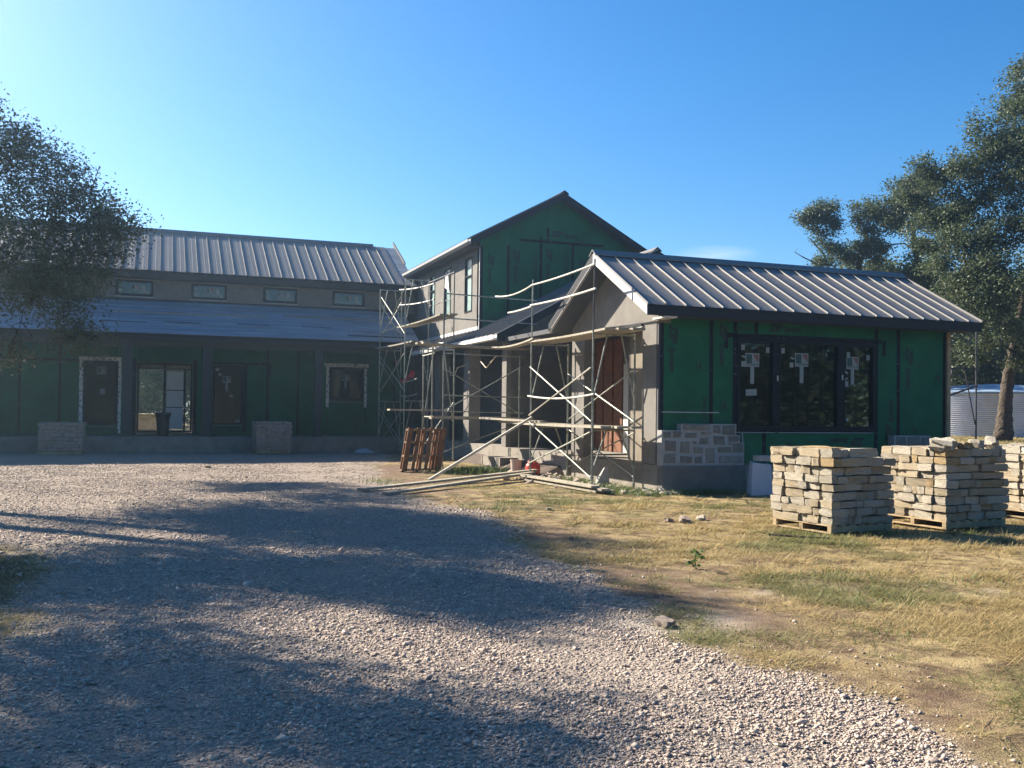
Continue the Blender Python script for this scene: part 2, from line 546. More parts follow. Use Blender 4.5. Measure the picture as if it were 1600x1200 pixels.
c = mixc(attr('dark'), c, ramp(nz(5), 0.3, (0.05, 0.052, 0.022), 0.7, (0.115, 0.10, 0.05)))
c = mixc(attr('drive'), c, grav_c)
c = mixc(attr('dust'), c, ramp(nz(18), 0.3, (0.40, 0.34, 0.275), 0.7, (0.52, 0.455, 0.38)))
L.new(c, gp.inputs['Base Color'])
ad = N.new('ShaderNodeMath')
ad.operation = 'ADD'
L.new(nz(75, 3), ad.inputs[0])
L.new(nz(14), ad.inputs[1])
bp = N.new('ShaderNodeBump')
bp.inputs['Strength'].default_value = 0.9
bp.inputs['Distance'].default_value = 0.03
hm = N.new('ShaderNodeMath')
hm.operation = 'MULTIPLY_ADD'
hd = N.new('ShaderNodeMath')
hd.operation = 'MULTIPLY'
L.new(vc.outputs['Distance'], hd.inputs[0])
L.new(attr('drive'), hd.inputs[1])
L.new(hd.outputs[0], hm.inputs[0])
hm.inputs[1].default_value = -1.6
L.new(ad.outputs[0], hm.inputs[2])
L.new(hm.outputs[0], bp.inputs['Height'])
L.new(bp.outputs['Normal'], gp.inputs['Normal'])
dirt_v = dirt_mask(GX, GY).ravel()
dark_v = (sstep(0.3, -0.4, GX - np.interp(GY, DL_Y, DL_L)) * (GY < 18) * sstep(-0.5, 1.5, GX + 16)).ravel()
qm = dm.ravel()[Q].mean(1) > 0.5
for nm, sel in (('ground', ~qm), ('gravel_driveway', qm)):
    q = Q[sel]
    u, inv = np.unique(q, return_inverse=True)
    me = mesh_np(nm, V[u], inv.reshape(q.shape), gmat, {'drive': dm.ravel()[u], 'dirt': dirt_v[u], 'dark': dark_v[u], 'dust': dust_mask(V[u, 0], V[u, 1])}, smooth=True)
    o = bpy.data.objects.new(nm, me)
    COL.objects.link(o)
    o['kind'] = 'structure'

# ---------------------------------------------------------------- house
house = thing('house', 'two-storey house under construction with green sheathing, grey stucco and metal roofs', 'house', (9.85, 17.8, 0))
PITCHED = 0.54

def part(name, mb, m, parent=house, label=None, bevel=0.0, smooth=False):
    o = mb.build(name, M[m] if isinstance(m, str) else m, parent, bevel, smooth)
    if label:
        o['label'] = label
    return o

def lettering(txt, loc, right, up, size, parent, m='zipink', name='lettering', shear=0.18, bold=0.012):
    cu = bpy.data.curves.new('txt', 'FONT')
    cu.body, cu.size, cu.shear, cu.offset = txt, 1.0, shear, bold
    cu.resolution_u = 2
    to = bpy.data.objects.new('txt', cu)
    COL.objects.link(to)
    bpy.context.view_layer.update()
    me = bpy.data.meshes.new_from_object(to.evaluated_get(bpy.context.evaluated_depsgraph_get()))
    bpy.data.objects.remove(to)
    bpy.data.curves.remove(cu)
    me.name = name
    r, u = Vector(right).normalized() * size, Vector(up).normalized() * size
    n = r.cross(u).normalized()
    mat = Matrix(((r.x, u.x, n.x, loc[0]), (r.y, u.y, n.y, loc[1]), (r.z, u.z, n.z, loc[2]), (0, 0, 0, 1)))
    me.transform(mat)
    me.materials.clear()
    me.materials.append(M[m])
    o = bpy.data.objects.new(name, me)
    COL.objects.link(o)
    join(o, parent)
    return o

def zip_print(loc, right, up, s, parent):
    """The sheathing's printed mark: a tall slanted ZIP and a smaller System."""
    r, u = Vector(right), Vector(up)
    s *= 1.1
    lettering('ZIP', loc, r, u, s, parent, shear=0.3, bold=0.045)
    lettering('System', Vector(loc) + r * s * 1.74, r, u, s * 0.72, parent, shear=0.25, bold=0.04)

def roof_panels(roof, x0, n, pitch, ye, ze, yr, zr, dx=1):
    """n standing seam panels running up from (ye, ze) to (yr, zr); one shared mesh."""
    mb = MB()
    d = Vector((0, yr - ye, zr - ze))
    nrm = Vector((0, -d.z, d.y)).normalized()
    def P(x, t, h):
        q = Vector((x, ye, ze)) + d * t + nrm * h
        return tuple(q)
    w, rw, rh = pitch, 0.022, 0.042
    secs = [(rw, 0.008), (w * .3, 0.008), (w * .33, 0.013), (w * .36, 0.008), (w * .63, 0.008), (w * .66, 0.013), (w * .69, 0.008), (w, 0.008)]
    vs = []
    for t in (0, 1):
        vs += [P(x, t, h) for x, h in secs]
    k = len(secs)
    mb.add(vs, [(i, i + 1, i + 1 + k, i + k) for i in range(k - 1)])
    mb.hexa([P(0, 0, -.01), P(rw, 0, -.01), P(rw, 1, -.01), P(0, 1, -.01), P(0.003, 0, rh), P(rw - .003, 0, rh), P(rw - .003, 1, rh), P(0.003, 1, rh)])
    me = mb.mesh('roof_panel', M['metal'])
    for i in range(n):
        put('roof_panel', me, roof, (x0 + i * pitch, 0, 0))

def window(name_label, axis, c, a0, a1, z0, z1, out, cols=None, rows=None, glass='glass', fw=0.06, mull=0.09, depth=0.1, parent=house, fm='frame'):
    """A window in the plane axis=c between a0..a1, z0..z1; out = outward sign along axis. Returns the window (its frame's parent)."""
    def B(mb, p0, p1, q0, q1, d0, d1):
        lo, hi = sorted((c + out * d0, c + out * d1))
        if axis == 1:
            mb.box(p0, p1, lo, hi, q0, q1)
        else:
            mb.box(lo, hi, p0, p1, q0, q1)
    fr = MB()
    B(fr, a0, a1, z1 - fw, z1, -depth, .02)
    B(fr, a0, a1, z0, z0 + fw, -depth, .02)
    B(fr, a0, a0 + fw, z0 + fw, z1 - fw, -depth, .02)
    B(fr, a1 - fw, a1, z0 + fw, z1 - fw, -depth, .02)
    w = part('window', fr, fm)
    edges = cols or [a0 + fw, a1 - fw]
    zs = rows or [z0 + fw, z1 - fw]
    for i in range(1, len(edges) - 1):
        mb = MB()
        B(mb, edges[i] - mull / 2, edges[i] + mull / 2, z0 + fw, z1 - fw, -depth + .01, .015)
        part('mullion', mb, fm, w)
    for i in range(len(edges) - 1):
        for j in range(len(zs) - 1):
            e0 = edges[i] + (mull / 2 if i else 0)
            e1 = edges[i + 1] - (mull / 2 if i < len(edges) - 2 else 0)
            g = MB()
            B(g, e0, e1, zs[j] + (0.02 if j else 0), zs[j + 1], -.06, -.055)
            part('pane', g, glass, w)
    for j in range(1, len(zs) - 1):
        mb = MB()
        B(mb, a0 + fw, a1 - fw, zs[j] - .02, zs[j] + .02, -depth + .012, .012)
        part('transom', mb, fm, w)
    return w

def sticker(w, x, z, y, s=1.0, tail=True):
    """The maker's label on a pane facing -Y: a card with a green block and two triangles, and a paper strip below."""
    mb = MB().box(x - .18 * s, x + .18 * s, y - .002, y, z - .15 * s, z + .15 * s)
    part('maker_label', mb, 'paper', w)
    part('label_print', MB().box(x - .155 * s, x - .01 * s, y - .004, y - .0025, z - .075 * s, z + .125 * s), 'logo_green', w)
    part('label_print', MB().prism([(x + .02 * s, z + .125 * s), (x + .155 * s, z + .125 * s), (x + .155 * s, z - .06 * s)], 1, y - .004, y - .0025), 'logo_red', w)
    lettering('ANDERSEN', (x - .145 * s, y - .004, z - .125 * s), (1, 0, 0), (0, 0, 1), .068 * s, w, 'logo_green', 'label_print', 0, 0.004)
    if tail:
        part('paper_strip', MB().box(x - .05 * s, x + .05 * s, y - .003, y - .001, z - .52 * s, z - .15 * s), 'paper', w)

def tab(w, x, z, y, a=.045, b=.06, rot=0.0):
    c, s = math.cos(rot), math.sin(rot)
    q = [(x + c * u - s * v, z + s * u + c * v) for u, v in ((-a, -b), (a, -b), (a, b), (-a, b))]
    part('paper_tab', MB().prism(q, 1, y - .003, y - .001), 'paper', w)

# --- slabs
part('foundation', MB().box(9.86, 17.66, 17.72, 22.3, -0.4, 0.545), 'concrete')
part('foundation', MB().box(9.80, 19.6, 22.3, 43.0, -0.4, 0.56), 'concrete')
part('foundation', MB().box(-22, 9.80, 37.1, 46.8, -0.4, 0.56), 'concrete')
part('step', MB().box(9.25, 9.80, 25.9, 27.6, -0.3, 0.30), 'concrete')

# --- wing with the three-part window
YW = 17.8
wall = part('sheathed_wall', MB().box(9.87, 11.78, 17.86, 17.98, .55, 3.72).box(15.54, 17.64, 17.86, 17.98, .55, 3.72).box(11.78, 15.54, 17.86, 17.98, .55, 1.32).box(11.78, 15.54, 17.86, 17.98, 3.30, 3.72), 'wood_raw')
for x0, x1, z0, z1 in ((9.90, 11.147, .56, 3.72), (11.153, 11.76, .56, 3.72), (11.766, 12.28, 3.33, 3.72), (12.286, 15.52, 3.33, 3.72), (15.526, 16.187, .56, 3.72), (16.193, 17.62, .56, 3.72),
                       (11.766, 12.50, .56, 1.30), (12.506, 15.52, .56, 1.30)):
    part('sheathing_panel', MB().box(x0, x1, YW, 17.855, z0, z1), 'zip', wall)
for x0, x1, z0, z1 in ((11.105, 11.195, .57, 3.7), (16.143, 16.237, .57, 3.7), (11.69, 11.835, 1.06, 3.36), (15.50, 15.60, .57, 3.36), (11.50, 15.70, 3.30, 3.40), (12.235, 12.33, 3.405, 3.7), (11.70, 11.80, 3.405, 3.7),
                       (15.50, 15.60, 3.405, 3.7), (12.455, 12.55, .57, 1.28), (11.47, 11.565, 3.06, 3.42), (15.73, 15.82, 3.02, 3.38), (9.90, 9.99, .57, 3.7), (17.52, 17.62, .57, 3.7), (11.87, 15.5, 1.255, 1.30)):
    part('seam_tape', MB().box(x0, x1, YW - .004, YW - .0005, z0, z1), 'tape', wall)
yt = YW - .006
zip_print((10.13, yt, 3.52), (0, 0, -1), (1, 0, 0), .24, wall)
zip_print((11.36, yt, 3.60), (0, 0, -1), (1, 0, 0), .22, wall)
zip_print((16.42, yt, 3.25), (0, 0, -1), (1, 0, 0), .24, wall)
zip_print((16.02, yt, 1.02), (0, 0, 1), (-1, 0, 0), .24, wall)
zip_print((12.62, yt, 3.48), (1, 0, 0), (0, 0, 1), .20, wall)
lettering('System', (11.73, yt - .0, 3.46), (1, 0, 0), (0, 0, 1), .14, wall, shear=.25)
zip_print((15.2, yt, 1.12), (-1, 0, 0), (0, 0, -1), .22, wall)
lettering('System', (11.03, yt, 1.52), (0, 0, 1), (-1, 0, 0), .17, wall, shear=.25)
for x, z in ((10.78, 2.55), (11.40, 1.72), (13.1, .85), (17.3, 2.45), (16.6, 1.2)):       # the small stamped blocks of print
    part('stamp', MB().box(x, x + .02, yt, yt + .001, z, z + .2).box(x + .05, x + .13, yt, yt + .001, z + .05, z + .08).box(x + .05, x + .13, yt, yt + .001, z + .11, z + .14).box(x + .09, x + .11, yt, yt + .001, z, z + .19), 'zipink', wall)
win = window('', 1, YW, 11.79, 15.53, 1.31, 3.29, -1, [11.885, 12.815, 14.555, 15.46], fw=.08, mull=.20, glass='glass')
yp = YW + .052
sticker(win, 12.22, 2.83, yp, 1.0)
sticker(win, 13.52, 2.87, yp, 1.0)
sticker(win, 14.92, 2.84, yp, .95)
for x, z, a, b, r in ((11.98, 3.10, .045, .06, 0), (12.62, 3.06, .045, .06, 0), (13.02, 3.06, .045, .06, 0), (14.80, 3.03, .045, .06, 0), (15.36, 2.98, .045, .06, 0), (11.99, 2.74, .05, .06, 0), (12.0, 2.90, .05, .02, -.2), (13.25, 2.75, .05, .055, 0), (13.27, 2.90, .05, .022, -.3),
                      (14.76, 2.36, .045, .06, 0), (14.75, 2.62, .05, .022, -.5), (14.74, 2.47, .05, .02, .5), (12.2, 2.12, .14, .07, .06), (14.78, 1.55, .035, .04, 0)):
    tab(win, x, z, yp, a, b, r)
for x, z in ((12.83, 2.44), (14.58, 2.5)):
    part('latch', MB().box(x - .012, x + .012, YW - .035, YW - .016, z - .06, z + .06), 'white', win)
part('sill_flashing', MB().box(11.80, 12.77, YW - .03, YW - .005, 1.235, 1.252).box(12.86, 15.45, YW - .03, YW - .005, 1.235, 1.252), 'gutter', win)
# inside the window room
part('interior_wall', MB().box(10.4, 17.5, 19.8, 19.88, .55, 3.7).box(10.3, 10.36, 18, 19.88, .55, 3.7).box(17.45, 17.5, 18, 19.8, .55, 3.7), 'inner')
part('ceiling', MB().box(9.95, 17.6, 18, 22.2, 3.74, 3.78), 'inner')
for i in range(9):
    part('stud', MB().box(12.2 + i * .42, 12.24 + i * .42, 19.7, 19.8, .56, 3.7), 'wood_raw')
part('lumber_pile', MB().box(12.75, 13.35, 19.1, 19.6, .55, 1.95), 'wood_raw')
part('interior_arch', MB().tube([(11.85, 19.2, .56), (11.95, 19.2, 1.35), (12.2, 19.2, 1.68), (12.6, 19.2, 1.7), (12.85, 19.2, 1.4), (12.95, 19.2, .56)], .09, 6), 'wood_raw')
# eave, roof
EY, EZ, RY, RZ = 17.22, 3.845, 19.82, 5.25
RX0, RX1 = 9.27, 18.12
sl_ = (RZ - EZ) / (RY - EY)
roof = part('roof', MB().prism([(EY, EZ - .05), (RY, RZ - .05), (2 * RY - EY, EZ - .05), (2 * RY - EY, EZ - .005), (RY, RZ - .005), (EY, EZ - .005)], 0, RX0 + .03, RX1 - .03), 'dark')
roof_panels(roof, RX0, 20, (RX1 - RX0) / 20, EY - .02, EZ, RY - .02, RZ)
me_rear = MB().prism([(RY + .02, RZ), (2 * RY - EY, EZ), (2 * RY - EY, EZ + .012), (RY + .02, RZ + .012)], 0, RX0, RX1)
part('rear_roof_sheet', me_rear, 'metal', roof)
part('seam_rib', MB().bar((RX1 - .015, EY - .02, EZ + .03), (RX1 - .015, RY, RZ + .03), .03, .06), 'metal', roof)
part('ridge_cap', MB().prism([(RY - .17, RZ - .045), (RY, RZ + .085), (RY + .17, RZ - .045), (RY + .17, RZ - .02), (RY, RZ + .11), (RY - .17, RZ - .02)], 0, RX0 - .02, RX1 + .02), 'metal', roof)
part('fascia', MB().box(RX0 + .02, RX1 - .02, EY + .002, EY + .03, EZ - .21, EZ - .012), 'dark', roof)
part('drip_edge', MB().box(RX0 + .02, RX1 - .02, EY - .012, EY, EZ - .055, EZ - .005), 'dark', roof)
part('soffit', MB().box(RX0 + .6, RX1 - .03, EY + .03, 17.79, EZ - .20, EZ - .18), 'soffit', roof)
for x, nm, mm in ((RX0, 'rake_board', 'rake'), (RX1 - .022, 'rake_board', 'dark')):
    part(nm, MB().prism([(EY, EZ - .2), (RY, RZ - .2), (RY, RZ - .0), (EY, EZ - .0)], 0, x, x + .022), mm, roof)
    part(nm, MB().prism([(2 * RY - EY, EZ - .2), (RY, RZ - .2), (RY, RZ - .0), (2 * RY - EY, EZ - .0)], 0, x, x + .022), 'dark', roof)
part('rake_trim', MB().prism([(2 * RY - EY, EZ - .225), (RY, RZ - .225), (RY, RZ - .2), (2 * RY - EY, EZ - .2)], 0, RX0 - .01, RX0 + .05), 'gutter', roof)
part('rake_soffit', MB().prism([(EY + .03, EZ - .19), (RY, RZ - .19), (2 * RY - EY, EZ - .19), (2 * RY - EY, EZ - .17), (RY, RZ - .17), (EY + .03, EZ - .17)], 0, RX0 + .022, 9.86), 'soffit', roof)
part('eave_return', MB().box(9.72, 9.99, 17.24, 17.80, EZ - .245, EZ - .205), 'rake', roof)
# gable wall with the entry recess
gw = part('stucco_wall', MB().prism([(17.79, 3.55), (22.23, 3.55), (22.23, EZ + sl_ * (2 * RY - EY - 22.23) - .19), (RY, RZ - .19), (17.79, EZ + sl_ * (17.79 - EY) - .19)], 0, 9.85, 10.15), 'stucco')
part('pillar', MB().box(9.85, 10.25, 17.86, 18.475, .56, 3.549), 'stucco', gw)
part('corner_bead', MB().box(9.862, 9.90, 17.788, 17.858, .56, 3.549), 'soffit', gw)
part('pillar', MB().box(9.85, 10.12, 21.49, 22.23, .56, 3.549), 'stucco', gw)
part('header_trim', MB().box(9.82, 9.849, 18.45, 22.0, 3.50, 3.53), 'rake', gw)
part('header_trim', MB().box(9.80, 9.849, 18.45, 22.0, 3.533, 3.575), 'dark', gw)
RXW = 11.75
dw = part('stucco_wall', MB().box(RXW, RXW + .2, 20.0, 22.0, .56, 3.7).box(RXW, RXW + .2, 25.02, 27.09, .56, 3.9).box(RXW, RXW + .2, 22.0, 23.11, 2.96, 3.7).box(10.3, RXW, 19.9, 20.0, .56, 3.6), 'stuccob')
dd = part('door', MB().box(RXW + .02, RXW + .08, 23.12, 25.0, .57, 3.66), 'door', label='red-brown plywood boards closing the entry')
for y in (23.14, 23.75, 24.35, 24.88):
    part('batten', MB().box(RXW - .02, RXW + .019, y, y + .11, .57, 3.66), 'door', dd)
part('batten', MB().box(RXW - .015, RXW + .018, 23.12, 25.0, 1.93, 2.02), 'door', dd)
part('door', MB().box(RXW, RXW + .05, 22.24, 23.10, .57, 2.95), 'white', label='pale entry door')
part('door_light', MB().box(RXW + .01, RXW + .03, 22.02, 22.22, .9, 2.8), 'frame')
part('recess_roof', MB().box(9.62, 13.0, 22.46, 26.64, 3.70, 3.82), 'soffit')
# corner post and the stone veneer that has been started
part('corner_post', MB().box(17.60, 17.70, 17.74, 17.799, .3, 3.62), 'wood_raw')
def veneer(x0, zb, sx, sz, rects, outline, y=17.60):
    v = part('stone_veneer', MB().prism(outline, 1, y, 17.795), 'mortar')
    for a, b, c_, d in rects:
        X0, X1, Z1, Z0 = x0 + (a - 390) * sx, x0 + (c_ - 390) * sx, zb + (605 - b) * sz, zb + (605 - d) * sz
        j = lambda k=.014: random.uniform(-k, k)
        ring = [(X0 + j(), Z0 + j()), (X1 + j(), Z0 + j()), (X1 + j(), Z1 + j()), (X0 + j(), Z1 + j())]
        cx_, cz_ = (X0 + X1) / 2, (Z0 + Z1) / 2
        o0 = [(p, y + .01, q) for p, q in ring]
        yo = y - random.uniform(.015, .04)
        o1 = [(p + (cx_ - p) * .14 , yo + j(.008), q + (cz_ - q) * .14) for p, q in ring]
        m = MB().add(o0 + o1, [(0, 1, 2, 3), (7, 6, 5, 4), (0, 4, 5, 1), (1, 5, 6, 2), (2, 6, 7, 3), (3, 7, 4, 0)])
        part('veneer_stone', m, 'veneer', v)
veneer(9.87, .552, .00275, .00239,
       [(400, 310, 460, 358), (478, 308, 550, 360), (582, 318, 690, 366), (725, 313, 810, 333), (560, 243, 808, 292), (835, 250, 890, 318), (918, 248, 1035, 333), (405, 390, 508, 480), (540, 397, 628, 495),
        (652, 388, 682, 420), (712, 362, 795, 418), (835, 348, 940, 422), (970, 345, 1068, 398), (966, 408, 992, 427), (400, 505, 500, 585), (540, 525, 645, 585), (670, 530, 735, 588), (662, 445, 740, 500),
        (765, 452, 850, 585), (875, 445, 1000, 493), (1012, 412, 1108, 495), (880, 522, 1108, 590)],
       [(9.85, .545), (11.86, .545), (11.86, 1.03), (11.75, 1.03), (11.75, 1.19), (11.66, 1.19), (11.66, 1.425), (10.31, 1.425), (10.31, 1.285), (9.85, 1.285)])
veneer(15.93, .552, .00235, .00239, [(400, 345, 520, 440), (535, 345, 700, 430), (715, 350, 830, 430), (840, 380, 930, 440), (945, 385, 1100, 440), (400, 455, 560, 590), (580, 450, 760, 590), (780, 450, 940, 590), (955, 455, 1100, 590)],
       [(15.90, .545), (17.66, .545), (17.66, 1.08), (16.95, 1.10), (16.95, 1.19), (15.90, 1.19)])
part('ledge', MB().box(9.85, 11.88, 17.56, 17.79, -.2, .543), 'stuccob', label='dirt-stained concrete ledge below the veneer')
part('downpipe', MB().bar((11.93, 17.75, .9), (11.90, 17.75, 1.24), .03, .03), 'gutter')
part('chalk_line', MB().box(9.95, 11.35, YW - .006, YW - .004, 1.66, 1.675), 'white')

# --- connecting wing with its side porch
WX, WZ, WRX = 9.40, 3.915, 14.70
WRZ = WZ + PITCHED * (WRX - WX)
WY0 = 26.65
rw = part('roof', MB().prism([(WX, WZ - .06), (WRX, WRZ - .06), (2 * WRX - WX, WZ - .06), (2 * WRX - WX, WZ), (WRX, WRZ), (WX, WZ)], 1, WY0, 31.148), 'dark')
part('roof_deck', MB().prism([(WX, WZ - .06), (10.29, WZ - .06 + PITCHED * (10.29 - WX)), (10.29, WZ + PITCHED * (10.29 - WX)), (WX, WZ)], 1, 31.15, 38.2), 'dark', rw)
def side_panels(roofo, y0, n, pitch, xe, ze, xr, zr):
    d = Vector((xr - xe, 0, zr - ze))
    nr = Vector((-d.z, 0, d.x)).normalized()
    P = lambda y, t, h: tuple(Vector((xe, y, ze)) + d * t + nr * h)
    mb = MB().add([P(.028, 0, .008), P(pitch, 0, .008), P(pitch, 1, .008), P(.028, 1, .008)], [(0, 1, 2, 3)])
    mb.hexa([P(0, 0, 0), P(.028, 0, 0), P(.028, 1, 0), P(0, 1, 0), P(0.003, 0, .048), P(.025, 0, .048), P(.025, 1, .048), P(.003, 1, .048)])
    me = mb.mesh('roof_panel', M['metal'])
    for i in range(n):
        put('roof_panel', me, roofo, (0, y0 + i * pitch, 0))
side_panels(rw, WY0, 10, .45, WX - .02, WZ, WRX, WRZ)
side_panels(rw, 31.15, 15, .45, WX - .02, WZ, 10.29, WZ + PITCHED * (10.29 - WX + .02))
part('ridge_cap', MB().prism([(WRX - .15, WRZ - .04), (WRX, WRZ + .08), (WRX + .15, WRZ - .04), (WRX + .15, WRZ - .02), (WRX, WRZ + .1), (WRX - .15, WRZ - .02)], 1, WY0 - .02, 31.14), 'metal', rw)
part('rake_board', MB().prism([(WX, WZ - .24), (WRX, WRZ - .24), (2 * WRX - WX, WZ - .24), (2 * WRX - WX, WZ - .01), (WRX, WRZ - .01), (WX, WZ - .01)], 1, WY0 - .022, WY0), 'dark', rw)
part('rake_trim', MB().prism([(WX - .03, WZ - .0), (WRX, WRZ + .0), (WRX, WRZ + .03), (WX - .03, WZ + .03)], 1, WY0 - .05, WY0 - .023), 'gutter', rw)
part('gutter', MB().prism([(WX - .14, WZ - .02), (WX - .14, WZ - .15), (WX - .02, WZ - .17), (WX - .02, WZ - .01), (WX - .035, WZ - .01), (WX - .04, WZ - .13), (WX - .12, WZ - .12), (WX - .125, WZ - .02)], 1, WY0 - .01, 36.4), 'rake', rw)
part('soffit', MB().box(WX - .01, 9.84, WY0, 36.6, WZ - .20, WZ - .17), 'soffit', rw)
ww = part('stucco_wall', MB().prism([(9.86, .57), (12.9, .57), (12.9, WZ + PITCHED * 3.5 - .1), (9.86, WZ + PITCHED * .46 - .1)], 1, 27.1, 27.35), 'stuccob')
part('stucco_wall', MB().prism([(12.9, 3.0), (19.5, 3.0), (19.5, WZ), (WRX, WRZ - .2), (12.9, WZ + PITCHED * 3.5 - .1)], 1, 27.1, 27.3), 'stuccob')
part('pillar', MB().box(9.85, 10.0, 27.09, 27.48, .56, 3.72), 'stucco', ww)
for y in (30.75, 34.4):
    part('pillar', MB().box(9.85, 10.25, y, y + .62, .56, 3.72), 'stucco', ww)
part('beam', MB().box(9.86, 10.2, 27.49, 36.9, 3.73, 4.05), 'soffit', ww)
part('interior_wall', MB().box(11.4, 11.6, 27.36, 39.4, .56, 4.6), 'stuccob')
part('ceiling', MB().box(10.2, 11.4, 27.36, 37.0, 3.74, 3.78), 'soffit')
for p in ([(9.86, 31.2, 3.2), (9.6, 31.3, 3.1), (9.55, 31.5, 2.85), (9.5, 31.75, 2.85), (9.5, 31.9, 3.15)], [(9.84, 27.4, 3.32), (9.78, 27.9, 3.33), (9.74, 28.25, 3.15), (9.7, 28.55, 3.0), (9.7, 28.85, 3.12), (9.7, 29.1, 3.22)]):
    part('cable_whip', MB().tube(p, .018, 6), 'cable')

# --- two-storey part
TX0, TX1, TY0 = 10.3, 16.2, 31.15
TRX, TEX, TEZ = 13.25, 9.85, 7.47
TRZ = TEZ + PITCHED * (TRX - TEX)
gz = lambda x: TEZ - .02 + PITCHED * (min(x, 2 * TRX - x) - TEX) - .16
gable = part('sheathed_wall', MB().prism([(TX0, 4.3), (TX1, 4.3), (TX1, gz(TX1)), (TRX, gz(TRX)), (TX0, gz(TX0))], 1, 31.2, 31.4), 'wood_raw')
def gpanel(x0, x1, z0, z1=None):
    if z1:
        part('sheathing_panel', MB().box(x0, x1, TY0, 31.198, z0, z1), 'zip', gable)
    else:
        pts = [(x0, z0), (x1, z0), (x1, gz(x1))] + ([(TRX, gz(TRX))] if x0 < TRX < x1 else []) + [(x0, gz(x0))]
        part('sheathing_panel', MB().prism(pts, 1, TY0, 31.198), 'zip', gable)
ZS = 7.62
gpanel(10.302, 11.337, 4.3)
for x in (11.343, 12.563, 13.783):
    gpanel(x, x + 1.214, 4.3, ZS - .004)
gpanel(15.003, 16.198, 4.3)
gpanel(11.343, 12.827, ZS)
gpanel(12.833, 14.997, ZS)
for x0, x1, z0, z1 in ((11.295, 11.385, 4.4, 7.4), (12.515, 12.605, 4.4, 7.78), (13.735, 13.825, 4.4, 7.6), (14.955, 15.045, 4.4, 7.5), (11.75, 15.0, 7.575, 7.665), (12.785, 12.875, 7.67, 8.12), (10.302, 10.42, 4.3, 7.3)):
    part('seam_tape', MB().box(x0, x1, TY0 - .004, TY0 - .0005, z0, z1), 'tape', gable)
yt = TY0 - .007
zip_print((12.93, yt, 7.82), (1, 0, 0), (0, 0, 1), .26, gable)
zip_print((11.55, yt, 7.25), (0, 0, -1), (1, 0, 0), .27, gable)
zip_print((12.78, yt, 7.42), (0, 0, -1), (1, 0, 0), .27, gable)
zip_print((14.05, yt, 7.1), (0, 0, -1), (1, 0, 0), .27, gable)
zip_print((10.62, yt, 7.05), (0, 0, -1), (1, 0, 0), .24, gable)
for x, z in ((12.3, 6.2), (13.5, 6.3), (12.3, 5.6)):
    part('stamp', MB().box(x, x + .03, yt, yt + .001, z, z + .9).box(x + .08, x + .1, yt, yt + .001, z + .1, z + .8), 'zipink', gable)
sw = part('stucco_wall', MB(), 'stucco')
mb = MB()
wins = [(31.95, 32.80), (34.57, 35.42), (36.75, 37.45)]
ycur = TY0 - .0
for a, b in wins:
    mb.box(TX0, TX0 + .2, ycur + .001, a, 4.55, 7.28)
    mb.box(TX0, TX0 + .2, a, b, 4.55, 5.13)
    mb.box(TX0, TX0 + .2, a, b, 7.08, 7.28)
    ycur = b
mb.box(TX0, TX0 + .2, ycur, 42.5, 4.55, 7.28)
me_ = mb.mesh('stucco_wall', M['stucco'])
sw.data = me_
for a, b in wins:
    window('', 0, TX0, a, b, 5.13, 7.08, -1, None, [5.19, 6.42, 7.02], glass='foil', fw=.05, depth=.08)
    part('film', MB().hexa([(10.27, a + .12, 6.15), (10.275, b - .1, 6.35), (10.28, b - .1, 6.35), (10.28, a + .12, 6.15), (10.27, a + .3, 6.8), (10.275, b - .2, 6.95), (10.28, b - .2, 6.95), (10.28, a + .3, 6.8)]), 'white') if a > 33 and a < 36 else None
part('interior_wall', MB().box(11.6, 11.7, 31.5, 42, 4.5, 7.3), 'inner')
part('wall_flashing', MB().hexa([(10.27, 31.1, 4.40), (10.299, 31.1, 4.40), (10.299, 38.4, 4.40), (10.27, 38.4, 4.40), (10.27, 31.1, 4.545), (10.299, 31.1, 4.545), (10.299, 38.4, 4.545), (10.27, 38.4, 4.545)]), 'rake')
part('corner_bead', MB().box(10.28, 10.30, 31.10, 31.149, 4.5, 7.24), 'rake')
TR = part('roof', MB().prism([(TEX, TEZ - .07), (TRX, TRZ - .07), (2 * TRX - TEX, TEZ - .07), (2 * TRX - TEX, TEZ), (TRX, TRZ), (TEX, TEZ)], 1, 30.72, 44.5), 'dark')
side_panels(TR, 30.72, 24, .45, TEX - .02, TEZ, TRX, TRZ)
part('ridge_cap', MB().prism([(TRX - .16, TRZ - .05), (TRX, TRZ + .06), (TRX + .16, TRZ - .05), (TRX + .16, TRZ - .02), (TRX, TRZ + .09), (TRX - .16, TRZ - .02)], 1, 30.69, 44.5), 'dark', TR)
part('rake_board', MB().prism([(TEX, TEZ - .24), (TRX, TRZ - .24), (2 * TRX - TEX, TEZ - .24), (2 * TRX - TEX, TEZ - .005), (TRX, TRZ - .005), (TEX, TEZ - .005)], 1, 30.695, 30.719), 'dark', TR)
part('rake_soffit', MB().prism([(TEX + .02, TEZ - .2), (TRX, TRZ - .2), (2 * TRX - TEX - .02, TEZ - .2), (2 * TRX - TEX - .02, TEZ - .17), (TRX, TRZ - .17), (TEX + .02, TEZ - .17)], 1, 30.72, 31.14), 'soffit', TR)
part('soffit', MB().box(TEX, TX0 - .003, 31.15, 42, TEZ - .21, TEZ - .18), 'soffit', TR)
part('gutter', MB().prism([(TEX - .13, TEZ - .03), (TEX - .13, TEZ - .13), (TEX - .01, TEZ - .19), (TEX - .01, TEZ - .02), (TEX - .03, TEZ - .02), (TEX - .03, TEZ - .12), (TEX - .11, TEZ - .10), (TEX - .115, TEZ - .03)], 1, 30.72, 39.9), 'gutter', TR)

